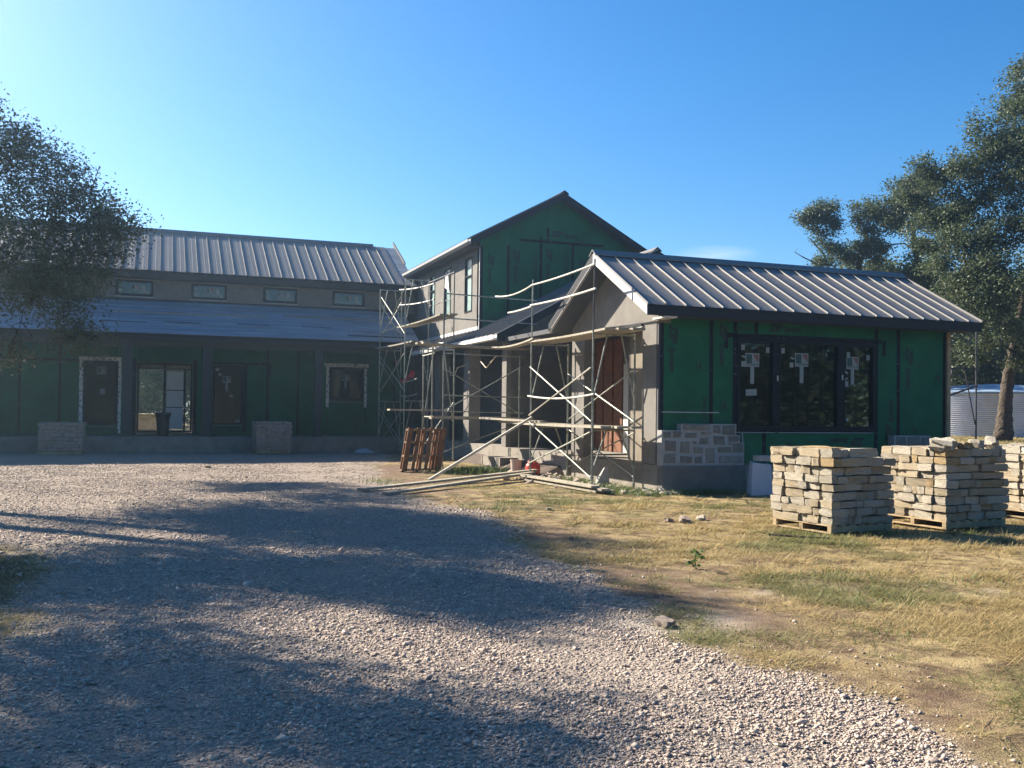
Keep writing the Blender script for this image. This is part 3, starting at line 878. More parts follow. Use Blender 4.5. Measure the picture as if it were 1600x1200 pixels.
# --- long wing with the front porch
LY, LEY, LEZ, LRY = 39.5, 39.05, 6.86, 43.03
LRZ = LEZ + .55 * (LRY - LEY)
lr = part('roof', MB().prism([(LEY, LEZ - .07), (LRY, LRZ - .07), (2 * LRY - LEY, LEZ - .07), (2 * LRY - LEY, LEZ - .004), (LRY, LRZ - .004), (LEY, LEZ - .004)], 0, -21, 10.16), 'felt')
NP = 66
roof_panels(lr, 9.62 - NP * .457, NP, .457, LEY - .02, LEZ, LRY - .02, LRZ)
part('ridge_cap', MB().prism([(LRY - .16, LRZ - .05), (LRY, LRZ + .09), (LRY + .16, LRZ - .05), (LRY + .16, LRZ - .02), (LRY, LRZ + .12), (LRY - .16, LRZ - .02)], 0, -21, 9.1), 'metal', lr)
part('fascia', MB().box(-21, 9.85, LEY, LEY + .03, LEZ - .30, LEZ - .01), 'dark', lr)
part('soffit', MB().box(-21, 10.2, LEY + .03, LY - .003, LEZ - .30, LEZ - .27), 'dark', lr)
part('rake_plank', MB().bar((10.15, 41.2, LEZ + 2.15 * .55 + .02), (10.15, 43.5, LEZ + 4.45 * .55 + .02), .05, .16), 'soffit', lr)
up = part('stucco_wall', MB(), 'stuccob')
mb = MB()
hw = [(-1.56, -.21), (1.19, 2.52), (3.93, 5.27), (6.70, 8.04)]
hw = [(-4.3, -2.96)] + hw
xc = -21
for a, b in hw:
    mb.box(xc, a, LY, LY + .15, 5.7, 6.6)
    mb.box(a, b, LY, LY + .15, 5.7, 5.89)
    mb.box(a, b, LY, LY + .15, 6.51, 6.6)
    xc = b
mb.box(xc, 10.28, LY, LY + .15, 5.7, 6.6)
up.data = mb.mesh('stucco_wall', M['stuccob'])
for a, b in hw:
    w = window('', 1, LY, a, b, 5.89, 6.51, -1, fw=.09, depth=.1, glass='glass_film')
    xm = (a + b) / 2
    sticker(w, xm + .02, 6.24, LY + .05, .75, False)
    tab(w, xm + .32, 6.2, LY + .05, .07, .13)
    tab(w, a + .17, 6.10, LY + .05, .07, .06)
    tab(w, a + .15, 6.3, LY + .05, .06, .05)
    tab(w, b - .2, 6.05, LY + .05, .05, .05)
    part('drip_cap', MB().box(a - .03, b + .03, LY - .03, LY - .001, 6.515, 6.54).box(a - .03, b + .03, LY - .02, LY - .001, 5.85, 5.885), 'gutter', w)
# porch roof: bare underlayment in lapped sheets
PEY, PEZ, PJZ = 36.70, 4.275, 5.74
pr = part('roof', MB().prism([(PEY, PEZ - .09), (LY - .01, PJZ - .09), (LY - .01, PJZ - .01), (PEY, PEZ - .01)], 0, -21, 9.7), 'dark')
d_ = Vector((0, LY - .02 - PEY, PJZ - PEZ))
n_ = Vector((0, -d_.z, d_.y)).normalized()
for k, (t0, t1) in enumerate(((0, .30), (.28, .56), (.54, .80), (.78, 1.0))):
    for x0, x1 in ((-21, -6.0), (-6.05, 3.1), (3.05, 9.7)):
        P = lambda x, t, h: Vector((x, PEY, PEZ)) + d_ * t + n_ * h
        j = random.uniform(-.03, .03)
        h0 = .004 + .004 * (x0 > -7) + .004 * (x0 > 2)
        part('underlayment_sheet', MB().hexa([P(x0, t0, h0 - .003), P(x1, t0, h0 - .003), P(x1, t1 + j * .3, h0 - .003), P(x0, t1 + j * .3, h0 - .003), P(x0, t0, h0 + .016), P(x1, t0, h0 + .016), P(x1, t1 + j * .3, h0), P(x0, t1 + j * .3, h0)]), 'felt', pr)
for x0, x1, t, w_ in ((-1.6, 1.9, .60, .03), (2.0, 4.0, .62, .022), (4.6, 8.8, .66, .03), (.2, 1.5, .34, .012), (2.8, 4.0, .36, .012), (5.2, 6.4, .36, .012), (6.9, 9.2, .13, .03), (-2.0, -.4, .30, .012)):
    P = lambda x, tt, h: Vector((x, PEY, PEZ)) + d_ * tt + n_ * h
    part('batten_strip', MB().hexa([P(x0, t, .02), P(x1, t - .01, .02), P(x1, t - .01 + w_, .02), P(x0, t + w_, .02), P(x0, t, .035), P(x1, t - .01, .035), P(x1, t - .01 + w_, .035), P(x0, t + w_, .035)]), 'wood_raw' if t > .5 else 'dark', pr)
part('fascia', MB().box(-21, 9.7, PEY, PEY + .03, PEZ - .22, PEZ - .012), 'dark', pr)
part('beam', MB().box(-21, 9.84, 37.15, 37.45, PEZ - .42, PEZ - .19), 'column', pr)
part('ceiling', MB().box(-21, 9.84, 37.46, LY - .003, PEZ - .26, PEZ - .23), 'soffit', pr)
part('flashing', MB().box(-21, 9.7, LY - .05, LY - .003, PJZ - .02, PJZ + .06), 'dark', pr)
for x0, x1 in ((-1.17, -.85), (1.56, 1.88), (5.68, 5.96), (-5.4, -5.1), (-9.6, -9.3)):
    part('column', MB().box(x0, x1, 37.16, 37.44, .561, PEZ - .421), 'column')
# green front wall behind the porch
lw = part('sheathed_wall', MB(), 'wood_raw')
holes = [(-2.62, -1.37, .95, 3.40), (-.74, 1.30, .62, 3.36), (2.05, 3.2, .98, 3.32), (6.55, 8.14, 2.0, 3.38)]
mb = MB()
xc = -21
for a, b, z0, z1 in holes:
    mb.box(xc, a, LY + .06, LY + .15, .56, 4.1)
    mb.box(a, b, LY + .06, LY + .15, z1, 4.1)
    mb.box(a, b, LY + .06, LY + .15, .56, z0)
    xc = b
mb.box(xc, 10.0, LY + .06, LY + .15, .56, 4.1)
lw.data = mb.mesh('sheathed_wall', M['wood_raw'])
def zp(x0, x1, z0, z1):
    part('sheathing_panel', MB().box(x0 + .003, x1 - .003, LY, LY + .058, z0 + .003, z1 - .003), 'zip', lw)
for k in range(13):
    zp(-20.4 + k * 1.22 - .18 - .05, -20.4 + (k + 1) * 1.22 - .18 - .05, .56, 3.37)
    zp(-20.4 + k * 1.22 - .23, -20.4 + (k + 1) * 1.22 - .23, 3.37, 4.08)
zp(-4.77, -3.43, .56, 3.37), zp(-4.77, -3.43, 3.37, 4.08), zp(-3.43, -2.62, .56, 4.08)
zp(-2.62, -1.37, .56, .95), zp(-2.62, -1.37, 3.40, 4.08), zp(-1.37, -.74, .56, 4.08), zp(-.74, 1.30, 3.36, 4.08)
zp(1.30, 2.05, .56, 4.08), zp(2.05, 3.2, .56, .98), zp(2.05, 3.2, 3.32, 4.08), zp(3.2, 4.15, .56, 4.08), zp(4.15, 5.35, .56, 4.08), zp(5.35, 6.55, .56, 4.08)
zp(6.55, 8.14, .56, 2.0), zp(6.55, 8.14, 3.38, 4.08), zp(8.14, 9.34, .56, 4.08), zp(9.34, 9.98, .56, 4.08)
for x in (-15.9, -14.6, -13.4, -12.2, -11, -9.76, -8.5, -7.3, -6.1, -4.82, -3.47, 4.11, 5.31, 9.30):
    part('seam_tape', MB().box(x, x + .09, LY - .004, LY - .0005, .57, 4.0), 'tape', lw)
for x0, x1, z0, z1 in ((-16, -2.75, 3.325, 3.415), (1.9, 2.03, .7, 3.45), (3.22, 3.36, .7, 3.45), (1.9, 4.3, 3.36, 3.45), (4.2, 4.3, 3.0, 3.45), (-.9, -.76, .6, 3.5), (1.32, 1.46, .6, 3.5), (-5.9, -5.8, 1.9, 2.4), (6.2, 6.3, .7, 1.9)):
    part('seam_tape', MB().box(x0, x1, LY - .007, LY - .0045, z0, z1), 'tape', lw)
for x0, x1, z0, z1 in ((-2.78, -1.30, 3.37, 3.52), (-2.76, -2.63, .62, 3.37), (-1.40, -1.29, .62, 3.37), (6.42, 8.25, 3.38, 3.53), (6.49, 6.62, 1.72, 3.38), (8.07, 8.18, 1.72, 3.38)):
    part('flashing_tape', MB().box(x0, x1, LY - .011, LY - .0075, z0, z1), 'flash', lw)
w = window('', 1, LY, -2.62, -1.40, .97, 3.37, -1, fw=.11, glass='glass')
sticker(w, -2.0, 3.0, LY + .05, .9, False)
tab(w, -1.95, 2.2, LY + .05, .09, .11)
part('sill_flashing', MB().box(-2.6, -1.45, LY - .03, LY - .012, .86, .88), 'gutter', w)
w = window('', 1, LY, 2.06, 3.19, .99, 3.31, -1, fw=.06, glass='glass')
sticker(w, 2.58, 2.76, LY + .05, .9)
tab(w, 2.76, 2.12, LY + .05, .07, .06), tab(w, 2.22, 3.15, LY + .05, .07, .06), tab(w, 2.32, 2.95, LY + .05, .06, .06), tab(w, 3.02, 1.12, LY + .05, .09, .05)
part('sill_flashing', MB().box(2.05, 3.2, LY - .03, LY - .012, .93, .95), 'gutter', w)
w = window('', 1, LY, 6.63, 8.06, 2.01, 3.37, -1, fw=.11, glass='glass')
sticker(w, 7.3, 2.95, LY + .05, .9)
part('sill_flashing', MB().box(6.6, 8.1, LY - .03, LY - .012, 1.93, 1.95), 'gutter', w)
dr = window('', 1, LY, -.73, 1.29, .66, 3.34, -1, [-.66, .27, 1.22], [.72, 3.12, 3.28], fw=.07, glass='glass_clear', mull=.09)
for z in (1.62, 2.28):
    part('muntin', MB().box(.31, 1.0, LY - .01, LY + .03, z, z + .03), 'frame', dr)
part('muntin', MB().box(.97, 1.05, LY - .01, LY + .03, .73, 3.1), 'frame', dr)
part('door_film', MB().box(.34, .96, LY + .035, LY + .04, .8, 3.02), 'white', dr)
# the room behind, open to the yard on the far side
part('interior_wall', MB().box(-21, -1.0, 46.4, 46.6, .56, 6.6).box(1.9, 10.2, 46.4, 46.6, .56, 6.6).box(-1.0, 1.9, 46.4, 46.6, 3.35, 6.6).box(-3.2, -3.1, 40, 46.4, .56, 6.6).box(4.5, 4.6, 40, 46.4, .56, 6.6), 'inner')
part('interior_floor', MB().box(-21, 10.2, LY + .16, 46.4, 4.3, 4.4), 'inner')
part('end_wall', MB().box(9.99, 11.7, 39.66, 39.8, .56, 4.6), 'stuccob')
part('end_wall', MB().box(10.2, 10.29, LY, 46.6, .56, 6.9), 'stuccob')

# ---------------------------------------------------------------- stone stacks on pallets
def stone_mesh(seed, m, rough=1.0):
    """A roughly squared quarry block, one unit across, with broken faces."""
    r = random.Random(seed)
    mb = MB()
    n = 3
    pts = {}
    vs, fs = [], []
    def vid(i, j, k):
        key = (i, j, k)
        if key not in pts:
            pts[key] = len(vs)
            q = Vector((i / n - .5, j / n - .5, k / n - .5))
            e = sum(abs(abs(t) - .5) < 1e-6 for t in q)
            pull = {1: 1.0, 2: 1 - .018 * rough, 3: 1 - .05 * rough}[max(e, 1)]
            vs.append((q.x * pull + r.uniform(-.028, .028) * rough, q.y * pull + r.uniform(-.045, .045) * rough, q.z * pull + r.uniform(-.04, .04) * rough))
        return pts[key]
    for a in range(n):
        for b in range(n):
            fs += [(vid(a, b, 0), vid(a, b + 1, 0), vid(a + 1, b + 1, 0), vid(a + 1, b, 0)), (vid(a, b, n), vid(a + 1, b, n), vid(a + 1, b + 1, n), vid(a, b + 1, n)),
                   (vid(a, 0, b), vid(a + 1, 0, b), vid(a + 1, 0, b + 1), vid(a, 0, b + 1)), (vid(a, n, b), vid(a, n, b + 1), vid(a + 1, n, b + 1), vid(a + 1, n, b)),
                   (vid(0, a, b), vid(0, a, b + 1), vid(0, a + 1, b + 1), vid(0, a + 1, b)), (vid(n, a, b), vid(n, a + 1, b), vid(n, a + 1, b + 1), vid(n, a, b + 1))]
    mb.add(vs, fs)
    return mb.mesh('stone', M[m])
STONES = {m: [stone_mesh(i * 7 + len(m), m) for i in range(6)] for m in ('stone', 'stone_grey', 'stone_gold', 'stone_far')}

LUMPS = {m: [stone_mesh(90 + i * 5 + len(m), m, 3.2) for i in range(4)] for m in ('stone_grey', 'stone_far', 'stone_gold')}

def make_pallet(loc, rot, label, group, w=1.22, d=1.22, m='pallet'):
    t = thing('pallet', label, 'pallet', loc, group)
    t.rotation_euler = (0, 0, rot) if not isinstance(rot, tuple) else rot
    bpy.context.view_layer.update()
    loc_parts = []
    for i in range(3):
        y = [0, d / 2 - .035, d - .07][i]
        loc_parts.append(('stringer', MB().box(0, w, y, y + .07, .018, .10)))
    for i in range(7):
        x = i * (w - .1) / 6
        loc_parts.append(('deck_board', MB().box(x, x + .1, 0, d, .101, .119)))
    for i in range(3):
        x = i * (w - .1) / 2
        loc_parts.append(('base_board', MB().box(x, x + .1, 0, d, 0, .017)))
    for nm, mb in loc_parts:
        o = bpy.data.objects.new(nm, mb.mesh(nm, M[m]))
        COL.objects.link(o)
        o.parent = t
    return t

def stone_stack(loc, rot, label, heights, seed, mats, plabel, size=1.26, course=.117, pgroup='pallets under the stone stacks', far=False):
    """Courses of rough blocks round a pallet; heights = course count along the front from one end to the other."""
    make_pallet(loc, rot, plabel, pgroup, size - .04, size - .04)
    r = random.Random(seed)
    t = thing('stone_stack', label, 'stone stack', loc, 'stacks of building stone on pallets')
    t.rotation_euler = (0, 0, rot)
    def one(x, y, z, lx, ly, lz, rz=0, tilt=0):
        m = r.choices(mats, [5, 4, .8][:len(mats)])[0]
        o = bpy.data.objects.new('stone', r.choice(STONES[m]))
        o.location = (x, y, z)
        o.rotation_euler = (tilt, r.uniform(-.035, .035), rz + r.uniform(-.07, .07))
        o.scale = (lx, ly, lz)
        COL.objects.link(o)
        o.parent = t
    n = max(heights)
    z = .12
    for c in range(n):
        ch = course * r.uniform(.88, 1.12)
        inset = r.uniform(-.015, .025)
        def limit(u):
            return heights[min(len(heights) - 1, max(0, int(u / size * len(heights))))]
        for side in range(4):
            u = inset if side % 2 == 0 else inset + .24
            end = size - inset if side % 2 == 0 else size - inset - .24
            while u < end - .05:
                ln = min(r.choice((.12, .17, .23, .3, .38, .47)) * r.uniform(.88, 1.12), end - u)
                if end - u - ln < .09:
                    ln = end - u
                dp = r.uniform(.2, .27)
                um = u + ln / 2
                lim = limit(um) if side == 0 else limit(size) if side == 1 else limit(um) if side == 2 else limit(0)
                if c < lim:
                    off = r.uniform(-.028, .025)
                    hh = ch * r.uniform(.85, .99)
                    zz = z + hh / 2
                    tl = r.uniform(-.05, .05)
                    if side == 0:
                        one(um, inset + dp / 2 + off, zz, ln * .975, dp, hh, 0, tl)
                    elif side == 2:
                        one(um, size - inset - dp / 2 - off, zz, ln * .975, dp, hh, 0, tl)
                    elif side == 3:
                        one(inset + dp / 2 + off, um, zz, dp, ln * .975, hh, 0, tl)
                    else:
                        one(size - inset - dp / 2 - off, um, zz, dp, ln * .975, hh, 0, tl)
                u += ln
        # heart of the stack
        for i in range(2):
            for j in range(2):
                if c < limit(.35 + i * .55):
                    one(.28 + .35 * (i + .5), .28 + .35 * (j + .5), z + ch / 2, .34, .34, ch * r.uniform(.85, 1.05), 0, r.uniform(-.04, .04))
        z += ch
    return t, z

MA = ['stone', 'stone_grey', 'stone_gold']
st1, z1 = stone_stack((8.70, 10.82, .01), R(6), 'nearest stack of cream limestone blocks, sagging at one end, in front of the picture window', (9, 9, 9, 8, 8), 11, MA, 'wooden pallet under the nearest limestone stack', 1.20)
st2, z2 = stone_stack((10.72, 10.82, .01), R(4), 'tall limestone stack with golden blocks near its top, behind the nearest stack', (9, 9, 9, 9, 9), 23, MA, 'sunlit wooden pallet under the limestone stack with golden blocks', 1.27)
st3, z3 = stone_stack((13.22, 11.55, .01), R(0), 'pale stone stack half in shadow, cut by the picture edge', (9, 9, 9, 9, 9), 37, ['stone_grey', 'stone'], 'shaded pallet under the pale stone stack at the picture edge', 1.34)
stone_stack((-3.70, 35.35, .0), R(0), 'grey-pink stone stack below the tall porch window with pale tape', (8, 8, 8, 8, 8), 41, ['stone_far'], 'pallet under the stone stack beneath the far tall window', 1.38)
stone_stack((3.35, 35.35, .0), R(2), 'grey-pink stone stack with an uneven top beside the slim porch window', (9, 8, 9), 53, ['stone_far'], 'pallet under the uneven stone stack by the porch', 1.26)
stone_stack((-1.35, 53.0, .1), R(3), 'sunlit stone stack seen through the glass doors behind the house', (9, 9, 9), 59, ['stone'], 'pallet under the stone stack behind the house', 1.4)
def loose(label, loc, dims, rot, m, grp):
    o = bpy.data.objects.new('stone', random.choice(LUMPS[m]))
    o.location, o.scale, o.rotation_euler = loc, dims, rot
    COL.objects.link(o)
    return tag(o, label, 'stone', grp)
c4, s4 = math.cos(R(4)), math.sin(R(4))
on2 = lambda u, v: (10.72 + u * c4 - v * s4, 10.82 + u * s4 + v * c4)
loose('rough wedge-shaped block lying on the front corner of the golden stack', (*on2(.14, .2), z2 + .065), (.36, .34, .15), (.05, -.12, .5), 'stone_grey', 'loose blocks on the stacks')
loose('brown flat block on top of the golden stack', (*on2(.52, .16), z2 + .05), (.24, .2, .1), (0, 0, .1), 'stone_gold', 'loose blocks on the stacks')
loose('leaning grey block next to the round one on the golden stack', (*on2(.84, .2), z2 + .05), (.2, .2, .13), (0, .25, .2), 'stone_grey', 'loose blocks on the stacks')
loose('rounded grey block at the far end of the golden stack top', (*on2(1.14, .18), z2 + .07), (.2, .2, .15), (.3, .6, .3), 'stone_grey', 'loose blocks on the stacks')

# ---------------------------------------------------------------- scaffolds
def frame(sc, p, q, z0, z1, m='steel', legs=True, r=.024):
    """A walk-through frame between two posts: posts, header and slanted inner legs."""
    p, q = Vector((*p, 0)), Vector((*q, 0))
    up = lambda a, z: Vector((a.x, a.y, z))
    for a in (p, q):
        part('post', MB().tube([up(a, z0), up(a, z1)], r), m, sc)
        part('coupler', MB().tube([up(a, z0 + .01), up(a, z0 + .09)], r * 1.35), m, sc)
    part('header', MB().tube([up(p, z1 - .04), up(q, z1 - .04)], r * .9), m, sc)
    if legs:
        for a, b in ((p, q), (q, p)):
            h = a.lerp(b, .33)
            f = a.lerp(b, .03)
            part('inner_leg', MB().tube([up(h, z1 - .05), up(f, z0 + (z1 - z0) * .35)], r * .8), m, sc)

def rod(sc, a, b, m='steel', r=.016, name='cross_brace', sag=0.0):
    a, b = Vector(a), Vector(b)
    pts = [a.lerp(b, t / 6) - Vector((0, 0, sag * 4 * (t / 6) * (1 - t / 6))) for t in range(7)] if sag else [a, b]
    return part(name, MB().tube(pts, r), m, sc)

def plank(a, b, w, th, label, grp='scaffold planks', m='wood_old', sag=0.0, up=(0, 0, 1)):
    a, b = Vector(a), Vector(b)
    mb = MB()
    d = (b - a).normalized()
    s_ = d.cross(Vector(up)).normalized() * (w / 2)
    n = 8
    ring = []
    for i in range(n + 1):
        t = i / n
        c_ = a.lerp(b, t) - Vector((0, 0, sag * 4 * t * (1 - t)))
        ring.append([c_ - s_, c_ + s_, c_ + s_ + Vector((0, 0, th)), c_ - s_ + Vector((0, 0, th))])
    vs = [v for q in ring for v in q]
    fs = [(0, 1, 2, 3), (n * 4 + 3, n * 4 + 2, n * 4 + 1, n * 4)]
    for i in range(n):
        for k in range(4):
            fs.append((i * 4 + k, (i + 1) * 4 + k, (i + 1) * 4 + (k + 1) % 4, i * 4 + (k + 1) % 4))
    mb.add(vs, fs)
    return tag(mb.build('plank', M[m]), label, 'plank', grp)

# A: at the entry gable
A = thing('scaffold', 'two-lift steel scaffold in front of the red-brown entry door', 'scaffold', (9.2, 20.4, 0), 'scaffolds around the house')
AY = (18.6, 22.2)
AX = (8.73, 9.73)
for y in AY:
    frame(A, (AX[0], y), (AX[1], y), .02, 1.30)
    frame(A, (AX[0], y), (AX[1], y), 1.30, 3.36)
    part('guard_post', MB().tube([(AX[0], y, 3.36), (AX[0] + .02, y, 4.93)], .022), 'steel_dark' if y < 20 else 'steel', A)
for z0, z1, m in ((.25, 1.22, 'steel'), (1.45, 2.6, 'steel')):
    rod(A, (AX[0] - .03, AY[0], z0), (AX[0] - .03, AY[1], z1 + .15), m)
    rod(A, (AX[0] - .05, AY[0], z1), (AX[0] - .05, AY[1], z0 + .1), 'steel_light' if z0 > 1 else m, .018)
    rod(A, (AX[1], AY[0], z0), (AX[1], AY[1], z1), m)
    rod(A, (AX[1] + .02, AY[0], z1), (AX[1] + .02, AY[1], z0), m)
rod(A, (AX[0] - .05, 18.45, 4.80), (AX[0], 22.25, 4.80), 'steel_light', .023, 'guard_rail', .03)
rod(A, (AX[0], 22.2, 4.80), (AX[0] + .05, 25.1, 4.83), 'steel_light', .023, 'guard_rail', .10)
rod(A, (AX[0] - .05, 18.4, 4.27), (AX[0], 22.3, 4.30), 'steel_light', .026, 'guard_rail', .03)
rod(A, (AX[0], 22.25, 4.27), (AX[0] + .03, 24.0, 4.27), 'steel_light', .026, 'guard_rail', .02)
rod(A, (AX[0] - .04, 18.45, 2.03), (AX[0] - .04, 22.3, 2.03), 'steel_light', .024, 'guard_rail', .08)
plank((8.86, 18.05, 3.37), (8.82, 22.6, 3.38), .25, .045, 'outer warped plank on the upper deck of the entry scaffold', sag=.03)
plank((9.13, 17.95, 3.37), (9.08, 22.7, 3.38), .25, .05, 'middle plank on the upper deck of the entry scaffold', sag=.02)
plank((9.42, 17.8, 3.37), (9.36, 22.6, 3.38), .27, .05, 'wall-side plank on the upper deck of the entry scaffold', sag=.02)
plank((8.80, 22.0, 3.43), (8.85, 25.2, 3.40), .26, .04, 'pale plank reaching from the entry scaffold toward the porch corner', m='plank_pale', sag=.07)
plank((8.86, 18.2, 1.31), (8.85, 24.6, 1.33), .25, .05, 'sunlit lower plank of the entry scaffold, longest one', m='plank_pale', sag=.02)
plank((9.14, 18.0, 1.31), (9.12, 22.8, 1.31), .24, .05, 'ragged-ended lower plank of the entry scaffold', sag=.01)
plank((9.42, 17.9, 1.31), (9.40, 22.5, 1.31), .24, .05, 'innermost lower plank of the entry scaffold', sag=.01)
plank((8.90, 21.8, 1.37), (8.60, 25.6, 1.42), .2, .045, 'pale plank slanting over the lower deck beside the bucket', m='plank_pale')
# B: at the porch corner
Bs = thing('scaffold', 'low steel scaffold spanning the porch corner behind the leaning pallet', 'scaffold', (8.1, 28.2, 0), 'scaffolds around the house')
frame(Bs, (7.62, 28.4), (8.60, 28.4), .1, 3.55)
frame(Bs, (7.62, 26.2), (7.45, 26.75), .02, 3.6, legs=False)
part('guard_post', MB().tube([(7.62, 26.2, 3.6), (7.62, 26.2, 5.02)], .024), 'steel_dark', Bs)
frame(Bs, (10.05, 26.5), (10.6, 27.0), .1, 3.3, legs=False)
for z, r_ in ((2.08, .02), (1.62, .018), (3.28, .022), (4.98, .02), (4.28, .02)):
    rod(Bs, (7.62, 26.25, z), (10.2 if z < 4 else 10.6, 26.55, z - .03), 'steel', r_, 'ledger')
for z in (3.3, 1.45):
    rod(Bs, (7.5, 26.7, z), (7.6, 28.4, z), 'steel', .02, 'ledger')
rod(Bs, (7.62, 26.2, 2.85), (10.1, 26.5, 1.55))
rod(Bs, (7.62, 26.2, 1.62), (10.1, 26.5, 2.95))
rod(Bs, (7.62, 26.2, .45), (10.1, 26.5, 1.3))
rod(Bs, (7.62, 28.4, .5), (8.6, 28.4, 1.9))
for i, (y, w_, l) in enumerate(((26.25, .24, 'front plank on the upper deck of the porch corner scaffold'), (26.52, .24, 'back plank on the upper deck of the porch corner scaffold'))):
    plank((7.0 - .1 * i, y, 3.52), (10.3, y + .1, 3.46), w_, .05, l, sag=.02)
for i, (y, z, l) in enumerate(((26.2, 1.40, 'greenish lower plank nearest the leaning pallet'), (26.48, 1.40, 'dark lower plank behind the greenish one'), (26.8, 1.44, 'rear lower plank of the porch corner scaffold'))):
    plank((7.25 + .1 * i, y, z), (10.4, y + .1, z - .02), .25, .05, l, sag=.01)
plank((6.6, 28.6, 1.62), (8.3, 28.5, 1.62), .5, .05, 'pale board lying across the porch corner scaffold', m='plank_pale')
# C: the tall tower along the upper windows
Cc = thing('scaffold', 'tall three-lift scaffold tower reaching the upper windows', 'scaffold', (8.5, 34.8, 0), 'scaffolds around the house')
for k, (z0, z1) in enumerate(((.02, 2.0), (2.0, 3.98), (3.98, 6.3))):
    frame(Cc, (8.02, 36.4), (8.86, 36.4), z0, z1)
    frame(Cc, (8.17, 33.0), (9.02, 33.0), z0, z1)
    rod(Cc, (8.02, 36.4, z0 + .3), (8.17, 33.0, z1 - .3))
    rod(Cc, (8.05, 36.4, z1 - .3), (8.2, 33.0, z0 + .3))
    rod(Cc, (8.02, 36.42, z0 + .25), (8.86, 36.42, z1 - .45), r=.014)
    rod(Cc, (8.86, 36.44, z0 + .25), (8.02, 36.44, z1 - .45), r=.014)
rod(Cc, (8.06, 36.3, 5.65), (8.86, 36.3, 4.55), 'steel_light', .022, 'cross_brace', .06)
rod(Cc, (8.06, 36.3, 4.62), (8.9, 36.3, 4.95), 'steel_light', .022)
for z in (6.0, 5.45):
    rod(Cc, (8.2, 34.0, z), (8.9, 31.9, z + .02), 'steel_light', .024, 'guard_rail', .05)
for z in (1.15, 2.6):
    rod(Cc, (8.86, 36.4, z), (8.17, 33.0, z), 'steel', .018, 'ledger')
for z in (2.75, 2.2):
    rod(Cc, (8.80, 36.2, z), (8.65, 33.1, z + .02), 'steel_light', .022, 'guard_rail', .06)
part('guard_post', MB().tube([(9.12, 30.2, 4.0), (9.12, 30.2, 6.25)], .02), 'steel_dark', Cc)
for z in (6.2, 5.35, 4.72):
    rod(Cc, (9.0, 32.9, z - .02), (9.12, 30.2, z), 'steel_dark', .018, 'guard_rail')
plank((8.30, 34.2, 4.62), (8.72, 30.0, 4.74), .28, .05, 'outer plank on the top deck under the upper windows', sag=.03)
plank((8.62, 34.0, 4.66), (9.02, 29.9, 4.76), .28, .05, 'inner plank on the top deck under the upper windows', sag=.02)
plank((8.05, 36.7, 3.99), (8.45, 32.6, 4.02), .3, .05, 'outer plank on the middle deck of the tall tower', sag=.02)
plank((8.40, 36.6, 3.99), (8.80, 32.4, 4.02), .3, .05, 'inner plank on the middle deck of the tall tower', sag=.02)
# D: far behind the window wing
Dd = thing('scaffold', 'dark scaffold frame standing behind the far corner of the window wing', 'scaffold', (20.6, 20.2, .7), 'scaffolds around the house')
frame(Dd, (20.1, 20.5), (21.0, 20.15), .6, 3.0, 'steel_dark')
frame(Dd, (20.1, 20.5), (21.0, 20.15), 3.0, 4.2, 'steel_dark', legs=False)
rod(Dd, (19.4, 20.6, 1.9), (21.0, 20.1, 2.5), 'steel_dark', .03)
rod(Dd, (19.4, 20.6, 1.3), (20.9, 20.1, .7), 'steel_dark', .03)
# red cloth on the tower's rail
rag = [(8.80, 36.0), (8.77, 35.0), (8.74, 34.3), (8.71, 33.8)]
mb = MB()
for i, (x, y) in enumerate(rag):
    z = 2.78 + .02 * i + (.12 if i > 1 else 0)
    mb.v += [(x - .02, y, z - .10 - .06 * (i % 2)), (x - .06, y + .05, z + .04 + .08 * (i > 2)), (x + .05, y, z + .01)]
for i in range(3):
    for k in range(3):
        mb.f.append((i * 3 + k, i * 3 + (k + 1) % 3, (i + 1) * 3 + (k + 1) % 3, (i + 1) * 3 + k))
mb.f += [(2, 1, 0), (9, 10, 11)]
tag(mb.build('rag', M['redcloth']), 'red rag draped over a rail of the tall tower', 'rag')

# ---------------------------------------------------------------- things lying about
lean = thing('pallet', 'brown wooden pallet leaning upright against the porch corner scaffold', 'pallet', (6.7, 25.1, 0))
P0, P1, PU = Vector((6.12, 24.9, .02)), Vector((7.28, 25.18, .02)), Vector((.26, .34, 1.14))
PN = (P1 - P0).cross(PU).normalized()
for i, w_ in enumerate((.15, .09, .09, .09, .09, .15)):
    q = P0.lerp(P1, (.065, .27, .44, .60, .77, .935)[i])
    part('deck_board', MB().bar(q, q + PU, w_, .02, PN), 'pallet_red', lean)
    if i in (0, 2, 4, 5):
        part('base_board', MB().bar(q - PN * .13, q + PU - PN * .13, w_, .02, PN), 'pallet_red', lean)
for k in (.03, .36, .68, .97):
    part('stringer', MB().bar(P0 + PU * k - PN * .065, P1 + PU * k - PN * .065, .10, .04, PU), 'pallet', lean)
bk = thing('bucket', 'dirty white plastic bucket with raised wire handle beside the red container', 'bucket', (8.88, 23.6, .0))
part('bucket_body', MB().lathe([(.125, 0), (.15, .34), (.158, .34), (.158, .37), (.146, .37), (.122, .02)], (8.88, 23.6, .0), 20), 'bucket', bk, smooth=False)
part('handle', MB().tube([(8.73, 23.6, .33), (8.76, 23.58, .46), (8.85, 23.57, .53), (8.97, 23.58, .50), (9.03, 23.6, .33)], .006, 6), 'cable', bk)
jg = thing('container', 'rounded red plastic container with a spout, set by the scaffold foot', 'container', (9.02, 22.75, .0))
part('container_body', MB().lathe([(.15, 0), (.185, .03), (.19, .22), (.18, .28), (.14, .33), (.06, .36)], (9.02, 22.75, .0), 22), 'red', jg, smooth=True)
part('spout', MB().tube([(8.94, 22.72, .30), (8.91, 22.7, .38), (8.90, 22.68, .42)], [.07, .055, .02], 10), 'red', jg)
